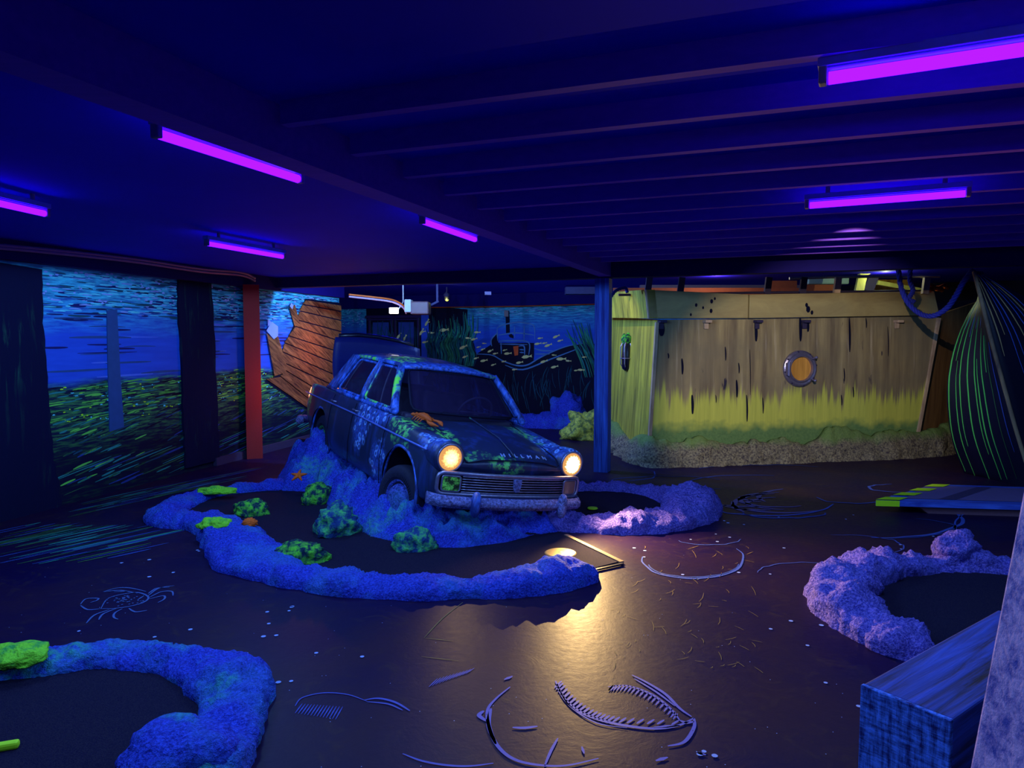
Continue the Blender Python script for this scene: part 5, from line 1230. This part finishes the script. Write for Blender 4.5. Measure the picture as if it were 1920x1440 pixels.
for s in (-1, 1):
    bm = BM(); xs_ = np.linspace(-2.0, 1.70, 22); tube(bm, [(x, s * (.772 - .03 * max(0, (x - 1.0)) ** 2 - .05 * max(0, (-x - 1.7))), .80 - .018 * max(0, x) ) for x in xs_], .009, 6); part('side_trim', bm, plain('side_trim', (.15, .22, .85), .4, .5, .3), smooth=True)
    for x in (.80, -.12, -.86):
        bm = BM(); tube(bm, [(x, s * .745, .905), (x, s * .781, .74), (x, s * .791, .50), (x + (.0 if x != -.86 else .10), s * .765, .28)], .004, 5); part('door_gap', bm, M['black'])
    for x in (.02, -.72):
        bm = BM(); tube(bm, [(x - .07, s * .79, .845), (x - .06, s * .81, .847), (x + .04, s * .81, .847), (x + .05, s * .785, .845)], .008, 6); part('door_handle', bm, M['chrome'])
for yy in (-.30, .22):
    bm = BM(); tube(bm, [(.93, yy, .985), (.90, yy + .05, 1.0), (.885, yy + .36, 1.012)], .006, 6); part('wiper', bm, M['black'])
# lettering on the bonnet lip
fc_ = bpy.data.curves.new('bonnet_lettering', 'FONT'); fc_.body = 'HILLMAN'; fc_.size = .062; fc_.space_character = 2.2; fc_.extrude = .003; fc_.align_x = 'CENTER'
fo = bpy.data.objects.new('bonnet_lettering', fc_); C.objects.link(fo); bpy.context.view_layer.update()
tm = bpy.data.meshes.new_from_object(fo.evaluated_get(bpy.context.evaluated_depsgraph_get())); bpy.data.objects.remove(fo)
to = bpy.data.objects.new('bonnet_lettering', tm); C.objects.link(to); to.parent = car; tm.materials.append(M['p_ltblue'])
for v in tm.vertices:
    y = v.co.x + .12; x = 1.835 - v.co.y * .8; x = bow(x, y); v.co = Vector((x, y, zat(min(x + .03, 1.87), y) + .016 + v.co.z)) * CS
# boot lid, raised
bm = BM(); rows = []
HL = (Vector((-1.36, 0, .97)), )
for i in range(9):
    t = i / 8; row = []
    for j in range(15):
        v = -1 + 2 * j / 14; x = -1.40 - .30 * t - .05 * math.sin(PI * t); z = .98 + .55 * t; row.append(Vector((x - .03 * (1 - v * v), v * .60 * (1 - .06 * t * t), z + .05 * (1 - v * v) * t)))
    rows.append(row)
grid(bm, rows); r = bmesh.ops.extrude_face_region(bm, geom=bm.faces[:])
for v in [e for e in r['geom'] if isinstance(e, bmesh.types.BMVert)]: v.co.x -= .035
part('boot_lid', bm, plain('boot_lid_paint', (.01, .015, .16), .4, .4), smooth=True)
bm = BM(); tube(bm, [(-1.78, -.50, 1.55), (-1.80, -.25, 1.595), (-1.81, 0, 1.605), (-1.80, .25, 1.595), (-1.78, .50, 1.55)], .03, 8); part('boot_lid_lip', bm, M['blackgloss'], smooth=True)
# rear bumper
bm = BM(); tube(bm, [(-1.95, -.80, .44), (-2.10, -.76, .44), (-2.2, -.5, .44), (-2.22, 0, .44), (-2.2, .5, .44), (-2.10, .76, .44), (-1.95, .80, .44)], .05, 10); part('rear_bumper', bm, M['bumper'], smooth=True)
for s in (-1, 1):
    bm = BM(); bmesh.ops.create_uvsphere(bm, u_segments=16, v_segments=12, radius=1, matrix=Matrix.Translation((-2.12, s * .60, .72)) @ Matrix.Diagonal((.03, .045, .11, 1))); part('tail_lamp', bm, plain('tail_lamp_red', (.15, .015, .05), .8, .1), smooth=True)
# wheels
def wheel(x, s, z, hubm, y=.66):
    w_ = bpy.data.objects.new('wheel', None); C.objects.link(w_); w_.parent = car; w_.location = Vector((x, s * y, z)) * CS; R = Matrix.Rotation(-s * PI / 2, 4, 'X')
    bm = BM(); lathe(bm, [(.17, -.075), (.25, -.085), (.30, -.07), (.312, -.04), (.312, .04), (.30, .07), (.25, .085), (.19, .078), (.175, .05)], R, 56)
    part('tyre', bm, M['rubber'], w_, smooth=True)
    bm = BM()
    for k_ in range(60):
        a = 2 * PI * k_ / 60; M2 = R @ Matrix.Rotation(a, 4, 'Z'); box(bm, (0, 0, 0), (1, 1, 1)); vs = bm.verts[-8:] if False else None
        bm.verts.ensure_lookup_table()
        for v in bm.verts[-8:]: v.co = M2 @ Vector((.225 + v.co.x * .035, v.co.y * .012, .082 + v.co.z * .008))
    part('tyre_ribs', bm, M['rubber'], w_)
    bm = BM(); lathe(bm, [(.185, .0), (.192, .045), (.188, .07), (.175, .075), (.165, .05), (.15, .045), (.145, .06), (.13, .085), (.08, .105), (.01, .11)], R, 48); part('hubcap', bm, hubm, w_, smooth=True); return w_
wf = wheel(1.22, -1, .225, M['hub'], .68); wf.rotation_euler = (0, 0, .20); wheel(-1.22, -1, .31, M['hubg']); wheel(1.22, 1, .40, M['hub'], .62); wheel(-1.22, 1, .38, M['hub'], .62)
# interior
for x, w2 in ((.05, .28), (.05, -.28), (-.75, 0)):
    bm = BM(); wd = .5 if w2 else 1.1
    box(bm, (x, w2, .62), (.48, wd, .14)); part('seat_cushion', bm, M['seat'], bevel=.03)
    bm = BM(); box(bm, (x - .26, w2, .88), (.12, wd, .46), Matrix.Rotation(-.2, 3, 'Y')); part('seat_back', bm, M['seat'], bevel=.03)
bm = BM(); box(bm, (.72, 0, .90), (.16, 1.2, .10)); part('dashboard', bm, M['seat'], bevel=.03)
bm = BM(); c_ = Vector((.50, .30, .98)); R = Matrix.Translation(c_) @ Matrix.Rotation(math.radians(-62), 4, 'Y'); tube(bm, [R @ Vector((.19 * math.cos(2 * PI * k_ / 32), .19 * math.sin(2 * PI * k_ / 32), 0)) for k_ in range(32)], .012, 8, closed=True)
for a in (PI / 2, -PI / 2): tube(bm, [c_, R @ Vector((.18 * math.cos(a), .18 * math.sin(a), 0))], .01, 6)
tube(bm, [c_, (.70, .30, .88)], .02, 8); part('steering_wheel', bm, plain('wheel_rim', (.12, .10, .22), .4), smooth=True)
# headlamp beams
for s, pw in ((-1, 24), (1, 430)):
    a = CARM @ Vector((1.93, .61 * s, .735)); tg = CARM @ Vector((5.0, .61 * s + (.6 if s < 0 else .1), .30))
    lamp('headlamp_beam', 'SPOT', tuple(a), pw, (1, .64, .24), target=tuple(tg), radius=.0, spot_size=math.radians(120), spot_blend=1.0)
# lobster on the wing
lb = bpy.data.objects.new('lobster', None); C.objects.link(lb)
q0 = CARM @ Vector((1.02, -.56, .93)); q1 = CARM @ Vector((1.36, -.50, .89)); dr_ = (q1 - q0).normalized(); lb.location = q0 + Vector((0, 0, .03)); lb.rotation_euler = (0, -math.asin(dr_.z), math.atan2(dr_.y, dr_.x))
tag(lb, 'orange toy lobster lying on the green-weeded front wing of the car', 'lobster')
bm = BM(); tube(bm, [(-.02, 0, 0), (.03, 0, .012), (.08, 0, .02), (.13, 0, .02), (.18, 0, .012), (.21, 0, .005)], [.012, .022, .03, .032, .024, .010], 10); obj('lobster_body', bm, M['redor'], lb, smooth=True)
bm = BM(); 
for s in (-1, 1): tube(bm, [(-.02, 0, 0), (-.05, s * .02, 0), (-.06, s * .035, 0)], [.012, .016, .004], 8)
obj('lobster_tail', bm, M['redor'], lb, smooth=True)
for s in (-1, 1):
    bm = BM(); tube(bm, [(.18, s * .02, .01), (.24, s * .05, .01), (.29, s * .045, .008), (.35, s * .02, .005)], [.010, .012, .020, .004], 8); obj('claw', bm, M['redor'], lb, smooth=True)
    for k_ in range(4):
        bm = BM(); x = .05 + k_ * .035; tube(bm, [(x, s * .02, .01), (x - .005, s * .055, .012), (x - .01, s * .085, -.02)], [.007, .006, .003], 6); obj('leg', bm, M['redor'], lb, smooth=True)
#@@MISC
# ------------------------------------------------------------------ pipes, projector box, small lamps
FP = Frame(FL.w(0, 0, -.16), FL.w(1, 0, -.16))
def fpx(x, y): a = FP.px(x, y); return FP.w(a[0], a[1])
for dz, nm in ((0, 'upper'), (5, 'lower')):
    bm = BM(); tube(bm, [Vector(p) for p in cr([tuple(fpx(x, y + dz)) for x, y in [(-200, 446), (0, 460), (130, 472), (262, 487), (375, 504), (452, 511), (478, 522)]], 6)], .016, 8)
    pp = tag(obj('conduit_pipe', bm, M['pipe'], world=True, loc=fpx(130, 472), smooth=True), '%s of the twin pale conduits sagging along the left beam' % nm, 'pipe')
pl = G(620, 553, 2.28) if False else D(655, 552, 9.6)
for i, dz in enumerate((0, 4)):
    bm = BM(); tube(bm, [Vector(p) for p in cr([tuple(D(x, y + dz, Y)) for x, y, Y in [(654, 552, 10.6), (672, 554, 10.7), (700, 557, 10.8), (735, 562, 11), (755, 572, 11.1), (762, 584, 11.2)]], 6)], .014, 8)
    tag(obj('cable', bm, M['pipe_or'] if i == 0 else M['pipe'], world=True, loc=D(700, 557, 10.8), smooth=True), ('orange-lit' if i == 0 else 'pale lower') + ' cable running to the white box near the far ceiling', 'cable')
pj = thing('projector', D(783, 592, 11.2), 'boxy lilac and white unit hung under the far ceiling, left of the boat mural', 'projector')
bm = BM(); a, b_ = D(772, 566, 11.1), D(806, 590, 11.1); box(bm, (a + b_) / 2, (b_.x - a.x, .35, a.z - b_.z)); obj('casing', bm, plain('lilac_casing', (.12, .05, .05), .5), pj, world=True, bevel=.02)
bm = BM(); a, b_ = D(760, 562, 11.05), D(773, 586, 11.05); box(bm, (a + b_) / 2, (b_.x - a.x, .25, a.z - b_.z)); obj('junction_box', bm, M['white_plastic'], pj, world=True, bevel=.015)
bm = BM(); a = D(808, 572, 11.1); beam(bm, a, a + Vector((.12, 0, .06)), .04, .03); beam(bm, a + Vector((.10, 0, .05)), Vector((a.x + .1, a.y, 2.52)), .03, .03, up=(0, 1, 0)); obj('hanger', bm, M['dkwood'], pj, world=True)
wlp = thing('work_lamp', D(739, 588, 11.1), 'small bright white lamp under the far ceiling above the black door', 'lamp')
bm = BM(); a, b_ = D(730, 577, 11.0), D(747, 588, 11.0); box(bm, (a + b_) / 2, (b_.x - a.x, .06, a.z - b_.z)); obj('lamp_face', bm, M['lampwhite'], wlp, world=True, bevel=.01)
bm = BM(); tube(bm, [D(747, 580, 11.05), D(752, 572, 11.1), D(756, 566, 11.15), Vector((D(756, 566, 11.15).x, 11.15, 2.5))], .01, 6); obj('bracket', bm, M['white_plastic'], wlp, world=True)
a = D(738, 583, 11.0); lamp('work_lamp_light', 'POINT', (a.x - .12, 10.9, a.z - .10), 1.2, (1, .95, .75), radius=0)
a = D(838, 561, 12.5); sp_ = thing('spot_lamp', (a.x, a.y, a.z), 'small yellow spot lamp under the far ceiling', 'lamp')
bm = BM(); lathe(bm, [(.03, 0), (.045, .03), (.05, .12), (.02, .16)], Matrix.Rotation(.9, 4, 'X'), 16); obj('lamp_can', bm, M['dkwood'], sp_)
bm = BM(); bmesh.ops.create_uvsphere(bm, u_segments=12, v_segments=8, radius=.032, matrix=Matrix.Translation((0, -.01, -.005))); obj('bulb', bm, M['yellowlamp'], sp_)
bm = BM(); cyl(bm, (0, -.03, .08), (0, -.03, 2.5 - a.z), .012, 8); obj('stem', bm, M['dkwood'], sp_)
lamp('spot_lamp_light', 'POINT', (a.x, a.y - .06, a.z - .03), 1.2, (.75, .85, .15), radius=0)
bm = BM(); a, b_ = FB.px(815, 577), FB.px(1120, 571); tube(bm, [FB.w(a[0], a[1], -.14), FB.w((a[0] + b_[0]) / 2, (a[1] + b_[1]) / 2 - .01, -.14), FB.w(b_[0], b_[1], -.14)], .01, 6)
tag(obj('cable', bm, M['pipe_or'], world=True, loc=FB.w(a[0], a[1], -.14)), 'thin reddish cable along the top of the boat mural', 'cable')
bm = BM(); a = FB.px(951, 588); box(bm, (0, 0, 0), (.09, .05, .13)); o = obj('mural_sensor', bm, plain('sensor', (.3, .25, .3), .6), bevel=.01); o.location = FB.w(a[0], a[1], -.04); o.rotation_euler = (0, 0, FB.a); tag(o, 'small grey box on the wall above the painted boat', 'sensor')
bm = BM(); a, b_ = D(1060, 539, 12.4), D(1115, 552, 12.4); box(bm, (a + b_) / 2, (b_.x - a.x, .3, a.z - b_.z)); tag(obj('duct', bm, plain('dim_duct', (.08, .08, .25), .6), world=True, loc=((a.x + b_.x) / 2, 12.4, b_.z)), 'dim blue duct end under the ceiling left of the blue post', 'duct')
bm = BM(); a, b_ = D(909, 547, 11.5), D(921, 553, 11.5); box(bm, (a + b_) / 2, (b_.x - a.x, .08, a.z - b_.z)); tag(obj('ceiling_box', bm, plain('lilac_box', (.3, .22, .45), .6), world=True, loc=((a.x + b_.x) / 2, 11.5, b_.z)), 'tiny lilac box on the far ceiling', 'box')
lamp('deck_fill_light', 'POINT', (3.0, 10.5, 2.42), 9, (1, .78, .38), radius=0)  # unseen warm points added to brighten the boards and timbers above the hull
lamp('deck_fill_light', 'POINT', (5.2, 9.95, 2.45), 6, (.85, 1, .45), radius=0)
# red floodlight assumed as source of the red glow, unseen behind the car's tail
fp = Vector((-2.75, 9.35, 0)); fd = thing('assumed_floodlight', fp, 'small assumed red floodlight on the floor behind the car tail', 'lamp')
bm = BM(); box(bm, (0, 0, .22), (.16, .08, .12)); obj('casing', bm, M['black'], fd, bevel=.01)
bm = BM(); tube(bm, [(-.1, 0, .22), (-.1, 0, .02), (.1, 0, .02), (.1, 0, .22)], .01, 6); obj('stand', bm, M['black'], fd)
lamp('assumed_red_light', 'POINT', (-2.75, 9.2, .95), 11, (1, .22, .10), radius=.08)  # assumed red light, set well above the floodlight casing
lamp('assumed_red_light', 'POINT', (-2.6, 10.9, 1.5), 14, (1, .26, .12), radius=.05)  # second assumed red light, farther back, no fitting built
